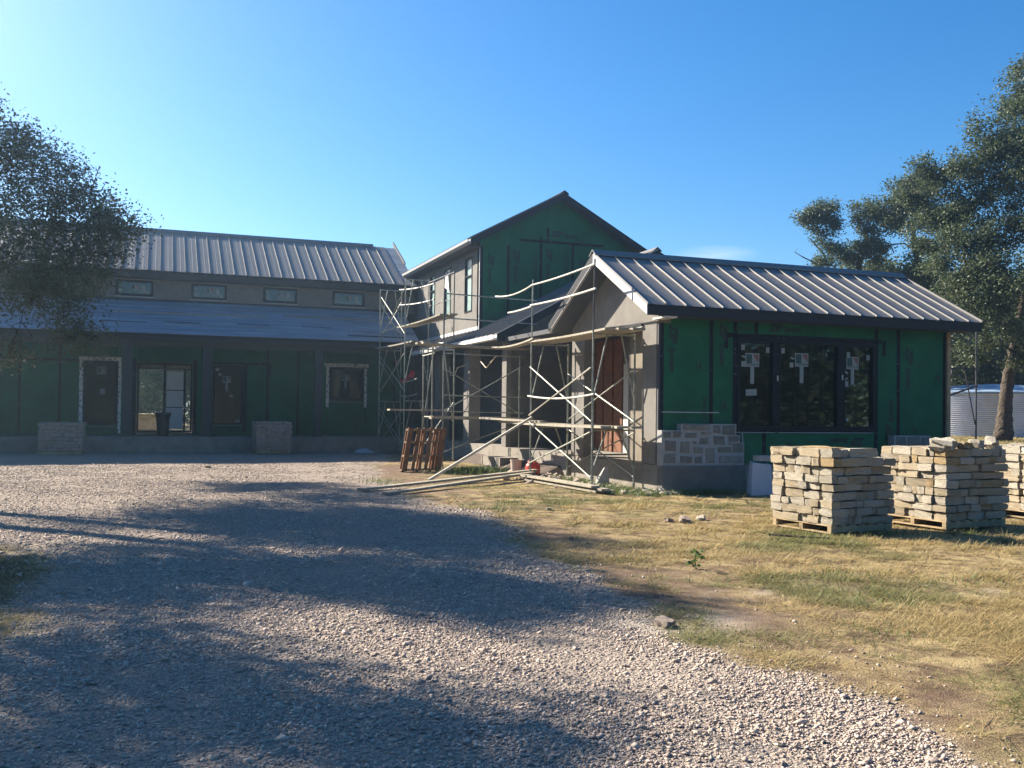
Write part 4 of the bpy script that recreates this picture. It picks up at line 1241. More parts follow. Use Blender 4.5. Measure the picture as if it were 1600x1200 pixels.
part('carry_handle', MB().tube([(8.93, 22.75, .36), (9.0, 22.75, .40), (9.1, 22.75, .40), (9.14, 22.75, .33)], .016, 8), 'cable', jg)
tag(MB().bar((3.84, 19.05, .04), (8.95, 22.4, .17), .17, .05).build('timber', M['wood_old']), 'rear of two long pale timbers lying from the driveway to the buckets', 'timber', 'long timbers on the grass')
tag(MB().bar((4.14, 18.1, .035), (8.6, 21.75, .15), .15, .05).build('timber', M['wood_old']), 'front of two long pale timbers lying over the grass edge', 'timber', 'long timbers on the grass')
tag(MB().bar((5.9, 21.4, .03), (8.72, 22.1, 1.50), .055, .055).build('brace_pole', M['steel_light']), 'pale pole slanting from the ground up to the entry scaffold', 'pole')
for i, (dx, z, dy) in enumerate(((0, .02, 0), (.06, .066, -.15), (-.05, .112, .1), (.13, .02, .05))):
    x = 8.22 + dx + (.14 if i == 3 else 0)
    plank((x, 21.1 + dy, z), (x + .2, 17.55 + dy, z), .2, .042, ('bottom board of the low board stack on the grass', 'second board up in the low board stack', 'top board of the low board stack on the grass', 'board lying alongside the low board stack')[i], 'stacked boards on the grass')
tag(MB().hexa([(8.38, 21.6, 0), (8.75, 21.5, 0), (8.8, 21.75, 0), (8.4, 21.85, 0), (8.45, 21.62, .13), (8.7, 21.55, .12), (8.72, 21.74, .12), (8.46, 21.8, .13)]).build('block', M['black']), 'dark block propping up the ends of the long timbers', 'block')
tc_ = thing('trash_can', 'black trash can with a bag folded over its rim on the porch', 'trash can', (.22, 38.0, .56))
part('can_body', MB().lathe([(.2, 0), (.25, .82), (.26, .84)], (.22, 38.0, .561), 16), 'black', tc_)
part('bag', MB().lathe([(.262, .7), (.30, .8), (.29, .88), (.24, .87), (.2, .6)], (.22, 38.0, .561), 11), 'black', tc_)
tag(MB().hexa([(11.30, 16.5, 0), (11.75, 16.4, 0), (11.85, 16.7, 0), (11.42, 16.85, 0), (11.36, 16.55, .66), (11.75, 16.48, .62), (11.82, 16.7, .64), (11.46, 16.8, .68)]).build('crate', M['foam']), 'pale blue-grey upright block by the house base behind the nearest stack', 'block')
tag(MB().box(11.5, 11.85, 16.52, 16.75, .69, .8).build('concrete_block', M['mortar']), 'small grey block resting on the pale blue-grey one', 'block')
tag(MB().hexa([(9.15, 19.3, 0), (9.5, 19.3, 0), (9.5, 19.5, 0), (9.15, 19.45, 0), (9.4, 19.35, .42), (9.48, 19.35, .42), (9.48, 19.42, .40), (9.4, 19.42, .40)]).build('stone', M['mortar']), 'pointed pale stone standing under the entry scaffold', 'stone')
for i, (x, y, s_, l) in enumerate(((7.55, 12.75, .2, 'grey stone lump on the dry lawn facing the nearest stack'), (7.95, 12.95, .15, 'smaller grey lump lying beside the lawn stone'), (7.35, 12.9, .12, 'flat grey chip at the edge of the lawn stones'), (6.2, 14.9, .1, 'small dark rock near the middle of the lawn'),
                              (3.75, 6.62, .13, 'dark flat rock on the pale dust patch of the driveway'), (9.4, 21.0, .22, 'whitish rubble lump beneath the entry scaffold'), (9.25, 20.2, .17, 'grey rubble lump by the scaffold brace'),
                              (8.95, 24.6, .2, 'rubble lump behind the white bucket'), (9.5, 18.0, .16, 'rubble lump at the entry slab corner'), (1.35, 27.6, .13, 'lone dark rock in the middle of the sunlit gravel'))):
    loose(l, (x, y, s_ * .12), (s_ * 1.1, s_ * .8, s_ * .42), (random.uniform(-.3, .3), random.uniform(-.3, .3), random.uniform(0, 3)), 'stone_grey' if i % 2 else 'stone_far', 'loose rocks about the site')
tag(MB().tube([(7.75, 10.9, .03), (8.0, 10.55, .035), (8.3, 10.35, .03)], .016, 6).build('stick', M['bark']), 'thin dark stick on the grass by the nearest pallet', 'stick')
tag(MB().hexa([(7.0, 36.0, .0), (7.8, 35.9, .0), (7.7, 36.4, .0), (7.1, 36.5, .0), (7.2, 36.1, .14), (7.5, 36.1, .17), (7.5, 36.3, .15), (7.25, 36.35, .12)]).build('plastic_sheet', M['foam']), 'crumpled pale plastic sheet on the ground at the tower foot', 'sheet')

# corrugated tank
TD = 40.0
tcx, tcy, tr = 36.1, 33.6, 4.6
tank = thing('water_tank', 'round corrugated galvanised water tank under the oak', 'tank', (tcx, tcy, .7))
prof, z = [(tr, .55)], .55
nC = 24
for i in range(nC * 4):
    z = .55 + 2.1 * i / (nC * 4)
    prof.append((tr + .022 * math.sin(i * math.pi / 2), z + .01))
prof += [(tr - .02, 2.68)]
part('tank_wall', MB().lathe(prof, (tcx, tcy, 0), 96), 'tank', tank, smooth=True)
part('tank_roof', MB().lathe([(tr + .06, 2.62), (tr + .06, 2.70), (tr * .6, 2.98), (.3, 3.15)], (tcx, tcy, 0), 64), node_mat('blue grey tank roof', (0.24, 0.33, 0.44), .5, .1, 2), tank)

# ---------------------------------------------------------------- trees
def leaf_cloud(centres, per, spread, size, r):
    C_ = np.repeat(np.asarray(centres), per, axis=0)
    n = len(C_)
    P = C_ + r.normal(0, 1, (n, 3)) * spread * np.array([1, 1, .75])
    a = r.normal(0, 1, (n, 3))
    a[:, 2] *= .6
    a /= np.linalg.norm(a, axis=1)[:, None]
    b = r.normal(0, 1, (n, 3))
    b -= (b * a).sum(1)[:, None] * a
    b /= np.linalg.norm(b, axis=1)[:, None]
    s = size * r.uniform(.6, 1.35, (n, 1))
    v = np.stack([P - a * s * .5, P + b * s * .3 + a * s * .05, P + a * s * .55, P - b * s * .3 + a * s * .05], 1).reshape(-1, 3)
    f = np.arange(n * 4).reshape(-1, 4)
    t = np.repeat(np.clip(np.repeat(r.random(len(centres)), per) * .6 + r.random(n) * .4, 0, 1), 4)
    return v, f, t

def tree(name, label, trunk, r0, blobs, leaf=.085, per=26, spread=.24, mat='leaf', seed=1, group=None, twigs=3, dead=None):
    """trunk = list of points; blobs = (x, y, z, rx, ry, rz, clusters). Limbs run from the trunk to each blob, twigs inside it."""
    r = np.random.default_rng(seed)
    t = thing(name, label, 'tree', trunk[0], group)
    mb = MB()
    tp = [Vector(p) for p in trunk]
    n = len(tp)
    rad = [r0 * (1 - .62 * i / (n - 1)) for i in range(n)]
    rad[0] = r0 * 1.5
    pts, rr = [], []
    for i in range(n - 1):
        for k in range(4):
            u = k / 4
            q = tp[i].lerp(tp[i + 1], u) + Vector(r.normal(0, r0 * .08, 3))
            pts.append(q)
            rr.append(rad[i] * (1 - u) ** (1.6 if i == 0 else 1) + rad[i + 1] * (1 - (1 - u) ** (1.6 if i == 0 else 1)))
    pts.append(tp[-1]), rr.append(rad[-1])
    mb.tube(pts, rr, 10)
    nodes = [(p, q) for p, q in zip(pts, rr)][len(pts) // 3:]
    centres = []
    for bx, by, bz, rx, ry, rz, nc in sorted(blobs, key=lambda b: (Vector(b[:3]) - tp[-1]).length):
        bc = Vector((bx, by, bz))
        src, sr = min(nodes, key=lambda q: (q[0] - bc).length + max(0, q[0].z - bc.z) * .8)
        ln = (bc - src).length
        mid = []
        for k in range(1, 6):
            u = k / 5
            q = src.lerp(bc, u) + Vector((0, 0, ln * .10 * math.sin(u * math.pi))) + Vector(r.normal(0, ln * .035, 3))
            mid.append(q)
        b0 = min(sr * .72, .022 * ln + .03)
        rl = [b0 * (1 - .8 * k / 5) for k in range(6)]
        mb.tube([src] + mid, rl, 7)
        nodes += list(zip(mid, rl[1:]))
        for _ in range(twigs):
            q = bc + Vector(r.normal(0, .5, 3) * np.array([rx, ry, rz]))
            s_ = mid[r.integers(2, 5)]
            m_ = s_.lerp(q, .5) + Vector(r.normal(0, .12, 3))
            mb.tube([s_, m_, q], [max(.012, b0 * .28), max(.01, b0 * .18), .006], 5)
        ncl = max(5, nc // 4)
        d = r.normal(0, 1, (ncl, 3))
        d /= np.linalg.norm(d, axis=1)[:, None]
        d *= (r.random((ncl, 1)) ** .45) * r.uniform(.75, 1.2, (ncl, 1))
        which = r.integers(0, ncl, nc)
        e = r.normal(0, 1, (nc, 3)) * (r.uniform(.05, .2, (ncl, 1)) * r.uniform(.5, 1.4, (ncl, 3)))[which]
        centres.append(np.array(bc) + (d[which] + e) * np.array([rx, ry, rz]))
        for q in d[:8]:
            q = bc + Vector(q * np.array([rx, ry, rz]))
            s_ = mid[r.integers(2, 5)]
            mb.tube([s_, s_.lerp(q, .55) + Vector(r.normal(0, .08 * rx, 3)), q], [max(.012, b0 * .3), max(.01, b0 * .2), .007], 5)
    for pl in dead or []:
        mb.tube(pl, [.05 - .04 * i / (len(pl) - 1) for i in range(len(pl))], 5)
    part('trunk', mb, 'bark', t, smooth=True)
    v, f, tint = leaf_cloud(np.concatenate(centres), per, spread, leaf, r)
    o = bpy.data.objects.new('crown', mesh_np('crown', v, f, M[mat], {'tint': tint}))
    COL.objects.link(o)
    join(o, t)
    return t

def B(px, py, d, r, n, rz=None, dd=0.0):
    x, y, z = at(px, py, d)
    return (x, y, z, r, r, rz or r * .8, n)

# oak beside the driveway whose crown hangs into view and shades the gravel
tree('oak_tree', 'shaded oak hanging over the driveway, nearest the porch', [(-7.6, 21.5, -.1), (-7.5, 21.6, 1.6), (-7.0, 21.9, 3.2), (-6.2, 22.4, 5.0), (-5.6, 22.4, 7.0)], .34,
     [B(15, 270, 18.5, 1.25, 80), B(85, 340, 18.5, 1.15, 80), B(150, 345, 19, .7, 40), B(110, 405, 18.3, .95, 60), B(30, 400, 18, 1.25, 80), B(50, 475, 17.6, .9, 34), B(120, 500, 17.4, .6, 22), B(25, 530, 17.4, .5, 14), B(105, 528, 17.2, .4, 12), B(150, 525, 17.2, .3, 6),
      B(-60, 250, 19, 1.5, 95), B(-90, 400, 19, 1.4, 75), B(-160, 150, 20, 1.7, 95), B(-240, 300, 20, 1.5, 80), B(-120, 150, 20.5, 1.1, 60), B(-220, 60, 21, 1.3, 60), B(-40, 340, 21.5, 1.6, 80), B(-130, 270, 22.5, 1.6, 80), B(185, 362, 19, .45, 24), B(140, 300, 19, .6, 34), B(95, 290, 19, .6, 26), B(35, 240, 19, .7, 34), B(170, 330, 19.4, .5, 26), B(160, 395, 18.6, .6, 34), B(70, 430, 18, .8, 46)],
     leaf=.062, per=44, spread=.20, mat='leaf_dim', seed=5, group='oaks standing beside the driveway')
tree('oak_tree', 'tall oak outside the view whose shade crosses the whole driveway', [(-10.5, 24.5, -.1), (-10.2, 24.4, 3), (-9.0, 24.0, 6), (-7.5, 23.6, 8.4)], .4,
     [(-5.2, 19.8, 8.4, 1.1, 1.1, .8, 70), (-6.3, 21.0, 8.5, 1.4, 1.4, .9, 80), (-7.6, 21.8, 8.4, 1.5, 1.5, .9, 90), (-9.2, 21.6, 8.2, 1.5, 1.5, 1.0, 80), (-8.0, 19.8, 7.4, 1.4, 1.4, .9, 70), (-6.9, 22.6, 10.1, 1.2, 1.2, .8, 80), (-6.3, 24.6, 10.2, 1.3, 1.3, .8, 80), (-6.2, 26.4, 10.6, 1.3, 1.3, .8, 80),
      (-6.3, 28.4, 10.6, 1.3, 1.3, .8, 80), (-7.0, 30.4, 10.6, 1.3, 1.3, .8, 60), (-7.4, 28.0, 9.4, 1.5, 1.5, .9, 80), (-8.0, 26.0, 9.4, 1.6, 1.6, .9, 80), (-8.6, 24.0, 9.4, 1.5, 1.5, .9, 70), (-6.7, 33.0, 9.0, 1.4, 1.4, .8, 70), (-5.9, 33.6, 9.4, 1.2, 1.2, .8, 60), (-6.3, 31.6, 9.8, 1.3, 1.3, .8, 60)],
     leaf=.12, per=40, spread=.26, mat='leaf_dim', seed=6, group='oaks standing beside the driveway')
tree('oak_tree', 'oak outside the view beside the near driveway, seen by its shade', [(-9.5, 16.2, -.1), (-9.3, 16.3, 2.0), (-8.6, 16.4, 4.0), (-7.8, 16.5, 6.5)], .3,
     [(-7.2, 16.4, 8.0, 1.5, 1.5, 1.0, 110), (-8.4, 14.8, 7.0, 1.5, 1.5, 1.0, 90), (-8.3, 18.0, 8.2, 1.3, 1.3, .9, 70), (-9.6, 15.6, 7.6, 1.6, 1.6, 1.0, 80), (-9.6, 13.4, 6.4, 1.4, 1.4, .9, 70)],
     leaf=.12, per=44, spread=.26, mat='leaf_dim', seed=9, group='oaks standing beside the driveway')
for i, (x, y, h) in enumerate(((-23, 4, 10), (-25, 13, 11), (-29, 23, 11), (-33, 33, 11))):
    tree('oak_tree', ('dark oak outside the view, closest to the near verge', 'dark oak outside the view beyond the near verge', 'dark oak outside the view level with the scaffolds', 'dark oak outside the view level with the porch')[i], [(x, y, 0), (x + .2, y, 2), (x, y, h - 3)], .3, [(x + random.uniform(-3, 3), y + random.uniform(-2, 2), 1.0 + j * (h - 1.5) / 7, 3.6, 3.2, 1.8, 60) for j in range(8)], leaf=.6, per=14, spread=.6, mat='leaf_dim', seed=100 + i, group='oaks outside the view', twigs=1)
t_ = rng.random(5200)
wx, wy = -70 + 150 * t_, -30 - 14 * np.sin(t_ * 3.1) + rng.normal(0, 2.5, 5200)
v, f, tint = leaf_cloud(np.stack([wx, wy, rng.uniform(0, 1, 5200) ** .8 * (9.5 + 2.5 * np.sin(t_ * 37))], -1), 13, .9, .75, rng)
o = bpy.data.objects.new('wood', mesh_np('wood', v, f, M['leaf_dim'], {'tint': tint}))
COL.objects.link(o)
t_ = rng.random(4200)
v, f, tint = leaf_cloud(np.stack([-45 + 190 * t_, 96 - 26 * t_ + rng.normal(0, 2.5, 4200), rng.uniform(0, 1, 4200) ** .8 * (7.5 + 1.5 * np.sin(t_ * 41))], -1), 6, .7, 1.0, rng)
o2 = bpy.data.objects.new('wood', mesh_np('wood', v, f, M['leaf_dim'], {'tint': tint}))
COL.objects.link(o2)
tag(o2, 'dark wood far behind the house and the tank', 'wood', kind='stuff')
tag(o, 'dense dark wood across the yard, seen mirrored in the window glass', 'wood', kind='stuff')
# big live oak over the tank
d = 34.0
tb = at(1566, 687, d)
tree('live_oak', 'big leaning live oak beside the corrugated tank', [(tb[0], tb[1], tb[2] - .1), at(1572, 620, d), at(1584, 550, d), at(1600, 470, d), at(1612, 380, d - .5), at(1618, 290, d - .5)], .27,
     [B(1592, 160, 33, 1.0, 80), B(1570, 215, 33, 1.1, 100), B(1535, 250, 33, .9, 70), B(1508, 262, 33, .45, 20), B(1590, 270, 32.5, 1.2, 110), B(1575, 345, 33, 1.2, 90), B(1500, 315, 34, .85, 60), B(1465, 282, 34.5, .8, 60), B(1440, 262, 34.5, .4, 14), B(1505, 375, 33.5, .95, 70), B(1455, 345, 35, .8, 46), B(1540, 400, 33, 1.0, 70),
      B(1590, 430, 32, 1.2, 100), B(1540, 455, 32.5, 1.0, 80), B(1495, 450, 33.5, .9, 56), B(1560, 505, 32.5, .75, 40), B(1650, 200, 33, 1.9, 130), B(1660, 330, 32, 1.9, 120), B(1700, 430, 33, 1.8, 100), B(1590, 525, 33.5, .7, 30), B(1604, 112, 33.5, .5, 20), B(1620, 470, 35, 1.5, 70), B(1470, 410, 34, .7, 36), B(1425, 300, 35, .6, 26), B(1480, 345, 34.5, .7, 34), B(1545, 300, 33.5, .7, 36), B(1440, 380, 35, .6, 24), B(1520, 425, 33, .8, 40), B(1530, 545, 33.5, .6, 24), B(1510, 505, 34, .7, 30), B(1600, 560, 33, .6, 22), B(1640, 540, 33, .9, 40)],
     leaf=.092, per=58, spread=.19, mat='leaf', seed=21, group='live oaks behind the house', twigs=4)
d = 43.0
tree('live_oak', 'bushy live oak between the big oak and the gap of sky', [at(1445, 640, d), at(1442, 520, d), at(1436, 440, d), at(1432, 400, d), at(1425, 350, d)], .3,
     [B(1415, 300, d, 1.0, 80), B(1402, 330, d, .9, 70), B(1445, 335, d, .9, 60), B(1432, 282, d, .6, 34), B(1396, 352, d, .6, 36), B(1465, 385, d, .9, 50), B(1415, 432, d, 1.1, 70), B(1470, 445, d, 1.2, 80), B(1385, 385, d, .4, 14), B(1440, 425, d, .8, 40)],
     leaf=.105, per=48, spread=.21, seed=33, group='live oaks behind the house', twigs=4)
d = 44.0
tree('live_oak', 'open double-crowned oak rising over the metal roof ridge', [at(1335, 640, d), at(1335, 500, d), at(1338, 445, d), at(1345, 405, d), at(1356, 370, d)], .26,
     [B(1285, 338, d, .75, 60), B(1268, 342, d, .5, 30), B(1296, 322, d, .5, 30), B(1255, 345, d, .3, 12), B(1302, 348, d, .4, 20), B(1285, 365, d, .5, 26), B(1300, 392, d, .6, 40), B(1288, 408, d, .5, 26), B(1355, 330, d, .7, 50), B(1340, 342, d, .35, 14), B(1372, 338, d, .5, 30), B(1352, 355, d, .4, 18), B(1345, 385, d, .6, 36), B(1360, 405, d, .8, 50), B(1325, 400, d, .55, 30), B(1365, 375, d, .4, 16)],
     leaf=.10, per=42, spread=.19, seed=41, group='live oaks behind the house', twigs=4, dead=[[at(1300, 415, d), at(1275, 412, d), at(1255, 402, d), at(1242, 394, d), at(1246, 388, d)], [at(1290, 400, d), at(1270, 378, d), at(1262, 370, d)]])
# low growth between the oaks, and the wood behind the tank
k = 0
for px, py, dd, r_, lab in ((1350, 440, 47, 2.0, 'low bushy tree showing just above the metal ridge'), (1400, 445, 49, 2.2, 'broad bushy tree behind the far roof end'), (1450, 470, 50, 2.4, 'dark tree behind the far roof corner')):
    k += 1
    x, y, z = at(px, py, dd)
    tree('bush_tree', lab, [(x, y, .6), (x, y, 2.5), (x + .2, y, z - 1)], .18, [(x, y, z, r_, r_, 1.1, 90), (x - 1.6, y, z - .8, r_, r_, 1.1, 70), (x + 1.7, y + .6, z - .6, r_, r_, 1.2, 70), (x, y, z - 2.2, r_ * 1.2, r_, 1.3, 80)], leaf=.2, per=24, spread=.4, seed=60 + k, group='trees in the wood behind the tank')
for px, dd, hgt, lab in ((1490, 56, 7.5, 'dark tree behind the small scaffold frame'), (1530, 58, 8.5, 'dark tree between the small scaffold and the big trunk'), (1575, 55, 7.5, 'dark tree behind the big trunk'), (1620, 57, 8.5, 'dark tree beyond the tank at the picture edge')):
    k += 1
    x, y, _z = at(px, 660, dd)
    tree('cedar_tree', lab, [(x, y, .6), (x + .1, y, 3), (x, y, hgt - 1.5)], .2, [(x + random.uniform(-1, 1), y + random.uniform(-1, 1), 1.6 + i * (hgt - 1.6) / 6, 2.3, 2.0, 1.0, 62) for i in range(7)], leaf=.24, per=24, spread=.45, mat='leaf_dim', seed=60 + k, group='trees in the wood behind the tank', twigs=2)
for px, dd, hgt, lab in ((215, 66, 8, 'sunlit tree seen through the open doors, nearest the stone'), (262, 70, 9, 'tree seen through the open doors behind the trash can'), (320, 68, 8, 'tree behind the house glimpsed at the door jamb'), (160, 72, 9, 'tree behind the house glimpsed through the taped window')):
    k += 1
    x, y, _z = at(px, 640, dd)
    tree('oak_tree', lab, [(x, y, 0), (x + .1, y, 2), (x, y, hgt - 2)], .2, [(x + random.uniform(-1.5, 1.5), y, 2.4 + i * (hgt - 2) / 4, 2.4, 2.2, 1.1, 55) for i in range(5)], leaf=.26, per=22, spread=.5, seed=60 + k, group='trees seen through the house', twigs=2)

# ---------------------------------------------------------------- gravel, grass, weeds (too many to count)
def scatter(n, x0, x1, y0, y1, dens):
    X, Y = rng.uniform(x0, x1, n), rng.uniform(y0, y1, n)
    k = rng.random(n) < dens(X, Y)
    return X[k], Y[k]
OCTA = np.array([(1, 0, 0), (-1, 0, 0), (0, 1, 0), (0, -1, 0), (0, 0, 1), (0, 0, -1)], float)
OF = np.array([(0, 2, 4), (2, 1, 4), (1, 3, 4), (3, 0, 4), (2, 0, 5), (1, 2, 5), (3, 1, 5), (0, 3, 5)])
def in_view(X, Y, pad=120):
    r_ = _c * X - _s * Y
    f_ = _s * X + _c * Y
    px = CX + F * r_ / np.maximum(f_, .1)
    return (f_ > 3.2) & (px > -pad) & (px < 1600 + pad)
def gd(X, Y):
    f_ = _s * X + _c * Y
    m = drive_mask(X, Y)
    spill = .09 * np.exp(-np.maximum(0, X - np.interp(Y, DR_Y, DR_R)) / .5)
    return np.maximum(m, spill) * np.clip((7.5 / np.maximum(f_, 1)) ** 1.7, .05, 1) * (.35 + .65 * sstep(.25, .6, vnoise(X, Y, .9, 31))) * (1 - .9 * dust_mask(X, Y)) * (1 - .5 * np.exp(-((X - .75 - .12 * Y + (vnoise(X, Y, 1.5, 33) - .5) * .4) / .34) ** 2)) * (1 - .5 * np.exp(-((X - 2.35 - .10 * Y + (vnoise(X, Y, 1.5, 34) - .5) * .4) / .34) ** 2)) * in_view(X, Y)
gx, gy = scatter(1700000, -9, 7.5, 2.8, 30, gd)
n = min(len(gx), 215000)
gx, gy = gx[:n], gy[:n]
far = _s * gx + _c * gy
sz = rng.lognormal(-4.80, .40, n) * np.clip(far / 9, .9, 1.15)
sz = np.clip(sz, .005, .034)
v = OCTA[None] * rng.uniform(.7, 1.35, (n, 6, 1)) + rng.normal(0, .22, (n, 6, 3))
v *= (sz[:, None] * rng.uniform(.6, 1.35, (n, 3)))[:, None, :] * np.array([1.2, .95, .52])
ang = rng.uniform(0, 6.283, n)
tl = rng.normal(0, .45, n)
ca, sa, ct, st = np.cos(ang), np.sin(ang), np.cos(tl), np.sin(tl)
y1, z1_ = v[..., 1] * ct[:, None] - v[..., 2] * st[:, None], v[..., 1] * st[:, None] + v[..., 2] * ct[:, None]
x2, y2 = v[..., 0] * ca[:, None] - y1 * sa[:, None], v[..., 0] * sa[:, None] + y1 * ca[:, None]
gz_ = ground_h(gx, gy)
W = np.stack([x2 + gx[:, None], y2 + gy[:, None], z1_ + gz_[:, None] + sz[:, None] * .28], -1).reshape(-1, 3)
Fq = (OF[None] + (np.arange(n) * 6)[:, None, None]).reshape(-1, 3)
o = bpy.data.objects.new('gravel', mesh_np('gravel', W, Fq, M['gravel'], {'tint': np.repeat(np.clip(rng.normal(.28, .3, n), 0, 1), 6)}))
COL.objects.link(o)
tag(o, 'crushed pinkish grey limestone gravel on the driveway', 'gravel', kind='stuff')

def blades(name, label, X, Y, hgt, lean, width, tint, mat, cat='grass'):
    n = len(X)
    a = rng.uniform(0, 6.283, n)
    h = hgt * rng.uniform(.5, 1.4, n)
    ln = lean * rng.uniform(.3, 1.3, n)
    z = ground_h(X, Y) - .004
    dx, dy = np.cos(a), np.sin(a)
    p0 = np.stack([X - dy * width, Y + dx * width, z], -1)
    p1 = np.stack([X + dy * width, Y - dx * width, z], -1)
    tx, ty, tz = X + dx * ln * h, Y + dy * ln * h, z + h * np.clip(1.05 - ln * .4, .18, 1)
    w2 = np.asarray(width) * .3
    q1 = np.stack([tx + dy * w2, ty - dx * w2, tz], -1)
    q0 = np.stack([tx - dy * w2, ty + dx * w2, tz], -1)
    V_ = np.stack([p0, p1, q1, q0], 1).reshape(-1, 3)
    Fa = np.arange(n * 4).reshape(-1, 4)
    o = bpy.data.objects.new(name, mesh_np(name, V_, Fa, M[mat], {'tint': np.repeat(tint, 4)}))
    COL.objects.link(o)
    return tag(o, label, cat, kind='stuff')

def house_free(X, Y):
    return ~((X > 9.7) & (X < 17.8) & (Y > 17.5)) & ~((X > 9.2) & (Y > 25.8) & (X < 20)) & (Y < 36.5)
def lawn(X, Y):
    f_ = _s * X + _c * Y
    m = (1 - drive_mask(X, Y)) * (X > np.interp(Y, DR_Y, DR_R) - 1)
    keep = np.clip(1 - dirt_mask(X, Y) * 1.2, .03, 1) * (.2 + .8 * sstep(.3, .65, vnoise(X, Y, .4, 41))) * (.2 + .8 * sstep(.3, .55, vnoise(X, Y, 1.3, 42))) * (.25 + .75 * sstep(.3, .5, vnoise(X, Y, .22, 43)))
    return m * keep * np.clip((9 / np.maximum(f_, 1)) ** 1.3, .12, 1) * in_view(X, Y) * house_free(X, Y)
X, Y = scatter(700000, 2.5, 17.5, 2.6, 28, lawn)
k_ = min(len(X), 230000)
X, Y = X[:k_], Y[:k_]
Xn, Yn = scatter(240000, 2.8, 10, 2.8, 11, lambda X, Y: lawn(X, Y) * (1 - .5 * dirt_mask(X, Y)))
cxs, cys = scatter(9000, 2.8, 16, 2.8, 18, lambda X, Y: lawn(X, Y) ** .6)
cxs, cys = cxs[:2600], cys[:2600]
Xt = np.repeat(cxs, 34) + rng.normal(0, .055, len(cxs) * 34)
Yt = np.repeat(cys, 34) + rng.normal(0, .055, len(cxs) * 34)
X, Y = np.concatenate([X, Xn, Xt]), np.concatenate([Y, Yn, Yt])
k_ = len(X)
tall = np.concatenate([np.ones(k_ - len(Xt)), np.repeat(rng.uniform(.9, 2.0, len(cxs)), 34)])
green = np.clip(sstep(.52, .74, vnoise(X, Y, 1.0, 51)) * .7 + sstep(16.0, 17.5, Y) * .5 + rng.normal(0, .2, k_) + np.concatenate([np.zeros(k_ - len(Xt)), np.repeat(np.maximum(0, rng.normal(.1, .35, len(cxs))), 34)]), 0, 1)
blades('dry_grass', 'short sun-bleached dry grass of the lawn', X, Y, tall * .06 * (.7 + .8 * vnoise(X, Y, .5, 52)), 2.4, np.full(k_, .0035) * np.clip((_s * X + _c * Y) / 8, .8, 2.2), green, 'straw')
# taller green weeds: along the slab, by the scaffold, in small tufts
cl = [(7.9, 24.5, .8, .7, 1800, .16), (8.6, 24.8, .5, .6, 900, .15), (9.2, 19.8, .4, 2.0, 1500, .13), (9.0, 17.9, .6, .5, 600, .12), (10.6, 17.15, .9, .22, 800, .13), (12.2, 16.9, .8, .25, 700, .12), (9.3, 17.3, .4, .4, 500, .12), (11.9, 9.9, .7, .3, 160, .11), (9.5, 10.6, .6, .25, 160, .10), (12.9, 10.7, .8, .3, 200, .11),
      (-3.2, 36.3, .3, .3, 120, .12), (6.6, 8.2, .5, .35, 110, .05), (6.0, 6.9, .6, .35, 120, .05), (7.7, 7.4, .6, .35, 120, .05), (5.3, 5.9, .35, .3, 60, .05), (4.9, 21.8, .5, 1.2, 300, .08)]
PX, PY, PH = [], [], []
for x, y, a, b, m_, h in cl:
    PX.append(rng.normal(x, a * .5, m_)), PY.append(rng.normal(y, b * .5, m_)), PH.append(np.full(m_, h))
PX, PY, PH = np.concatenate(PX), np.concatenate(PY), np.concatenate(PH)
blades('weeds', 'green weeds and tufts along the slab and scaffold feet', PX, PY, PH, .8, np.full(len(PX), .006), np.clip(rng.normal(.35, .3, len(PX)), 0, 1), 'weed', 'weeds')
def rough(X, Y):
    f_ = _s * X + _c * Y
    return (1 - drive_mask(X, Y)) * (X < np.interp(Y, DL_Y, DL_L) + 1) * in_view(X, Y) * np.clip((9 / np.maximum(f_, 1)) ** 1.3, .12, 1) * .5
X, Y = scatter(60000, -8, 0, 5, 18, rough)
blades('shaded_grass', 'sparse brownish green grass on the shaded verge', X, Y, np.full(len(X), .06), 1.4, np.full(len(X), .004), np.clip(rng.normal(.6, .3, len(X)), 0, 1), 'straw')
X, Y = scatter(60000, 18, 40, 18, 45, lambda X, Y: in_view(X, Y) * 1.0)
blades('far_grass', 'olive dry grass below the tank and the big oak', X, Y, np.full(len(X), .07), 1.2, np.full(len(X), .012), np.clip(rng.normal(.45, .3, len(X)), 0, 1), 'straw')
X = np.concatenate([rng.normal(9.35, .22, 420), rng.normal(8.9, .35, 260), rng.normal(9.6, .3, 120)])
Y = np.concatenate([rng.uniform(18.2, 27, 420), rng.uniform(18.6, 22.5, 260), rng.uniform(17.1, 17.7, 120)])
n = len(X)
sz = rng.lognormal(-3.0, .5, n).clip(.015, .14)
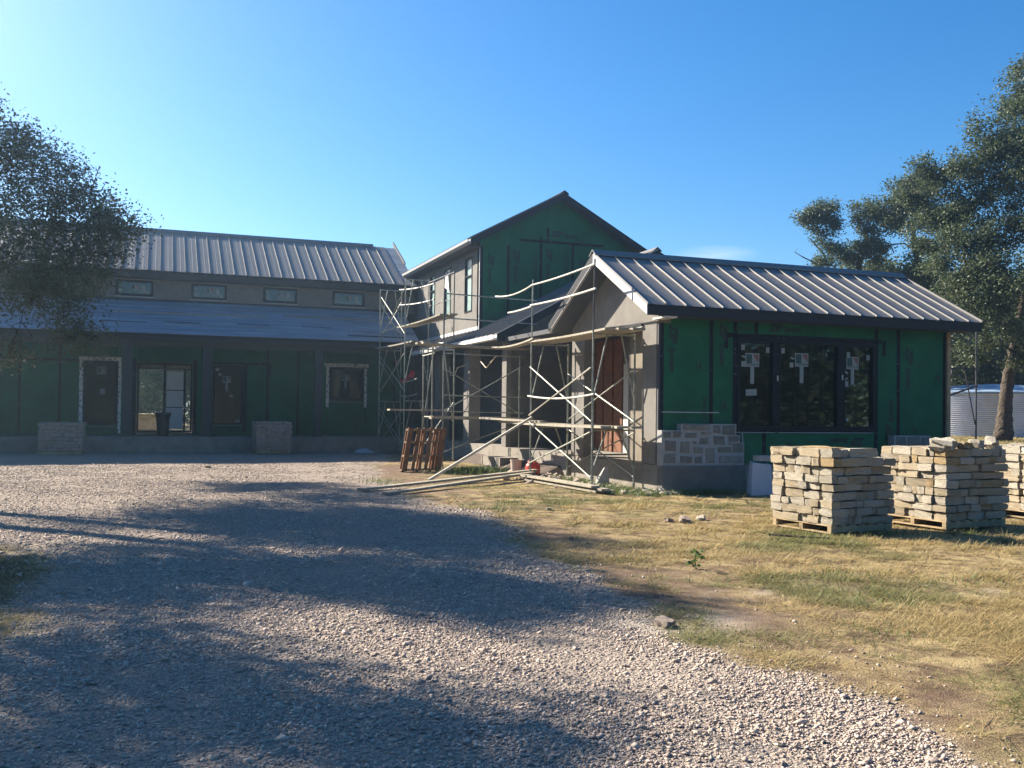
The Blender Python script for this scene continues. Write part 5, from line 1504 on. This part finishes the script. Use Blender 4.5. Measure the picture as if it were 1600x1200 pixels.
v = (OCTA[None] * rng.uniform(.7, 1.35, (n, 6, 1)) + rng.normal(0, .2, (n, 6, 3))) * sz[:, None, None] * np.array([1.2, 1, .6])
W = (v + np.stack([X, Y, ground_h(X, Y) + sz * .25], -1)[:, None, :]).reshape(-1, 3)
o = bpy.data.objects.new('rubble', mesh_np('rubble', W, (OF[None] + (np.arange(n) * 6)[:, None, None]).reshape(-1, 3), M['gravel'], {'tint': np.repeat(rng.random(n), 6)}))
COL.objects.link(o)
tag(o, 'broken stone chips and mortar rubble under the entry scaffold', 'rubble', kind='stuff')
part('soil_bank', MB().hexa([(9.0, 22.6, -.05), (9.82, 22.4, -.05), (9.82, 31.0, -.05), (9.1, 30.8, -.05), (9.55, 23.0, .2), (9.82, 22.8, .26), (9.82, 30.6, .26), (9.6, 30.3, .2)]), node_mat('dark backfill soil', (0.085, 0.06, 0.045), .95, .4, 6, .6, 30), house)
# the small broad-leaved plant on the lawn
pl = thing('plant', 'small broad-leaved green weed standing alone in the dry lawn', 'plant', (5.38, 8.85, 0))
v, f, t_ = leaf_cloud(np.array([(5.38 + random.uniform(-.07, .07), 8.85 + random.uniform(-.07, .07), .04 + .02 * i) for i in range(8)]), 5, .035, .06, rng)
o = bpy.data.objects.new('leaves', mesh_np('leaves', v, f, M['weed'], {'tint': t_ * .5}))
COL.objects.link(o)
join(o, pl)
part('stem', MB().tube([(5.38, 8.85, -.01), (5.37, 8.86, .1), (5.39, 8.85, .2)], .005, 5), 'weed', pl)

# ---------------------------------------------------------------- thin scattering volume added to stand in for lens glare
hz = bpy.data.materials.new('glare_veil')
hz.use_nodes = True
hn, hl = hz.node_tree.nodes, hz.node_tree.links
hn.remove(hn['Principled BSDF'])
pv = hn.new('ShaderNodeVolumePrincipled')
pv.inputs['Color'].default_value = (0.54, 0.78, 1.0, 1)
pv.inputs['Density'].default_value = 0.0014
pv.inputs['Anisotropy'].default_value = 0.78
hl.new(pv.outputs[0], hn['Material Output'].inputs['Volume'])
hb = MB().box(-424, 524, -64, 704, -1.2, 17.5).build('glare_veil', hz)
hb['kind'] = 'stuff'
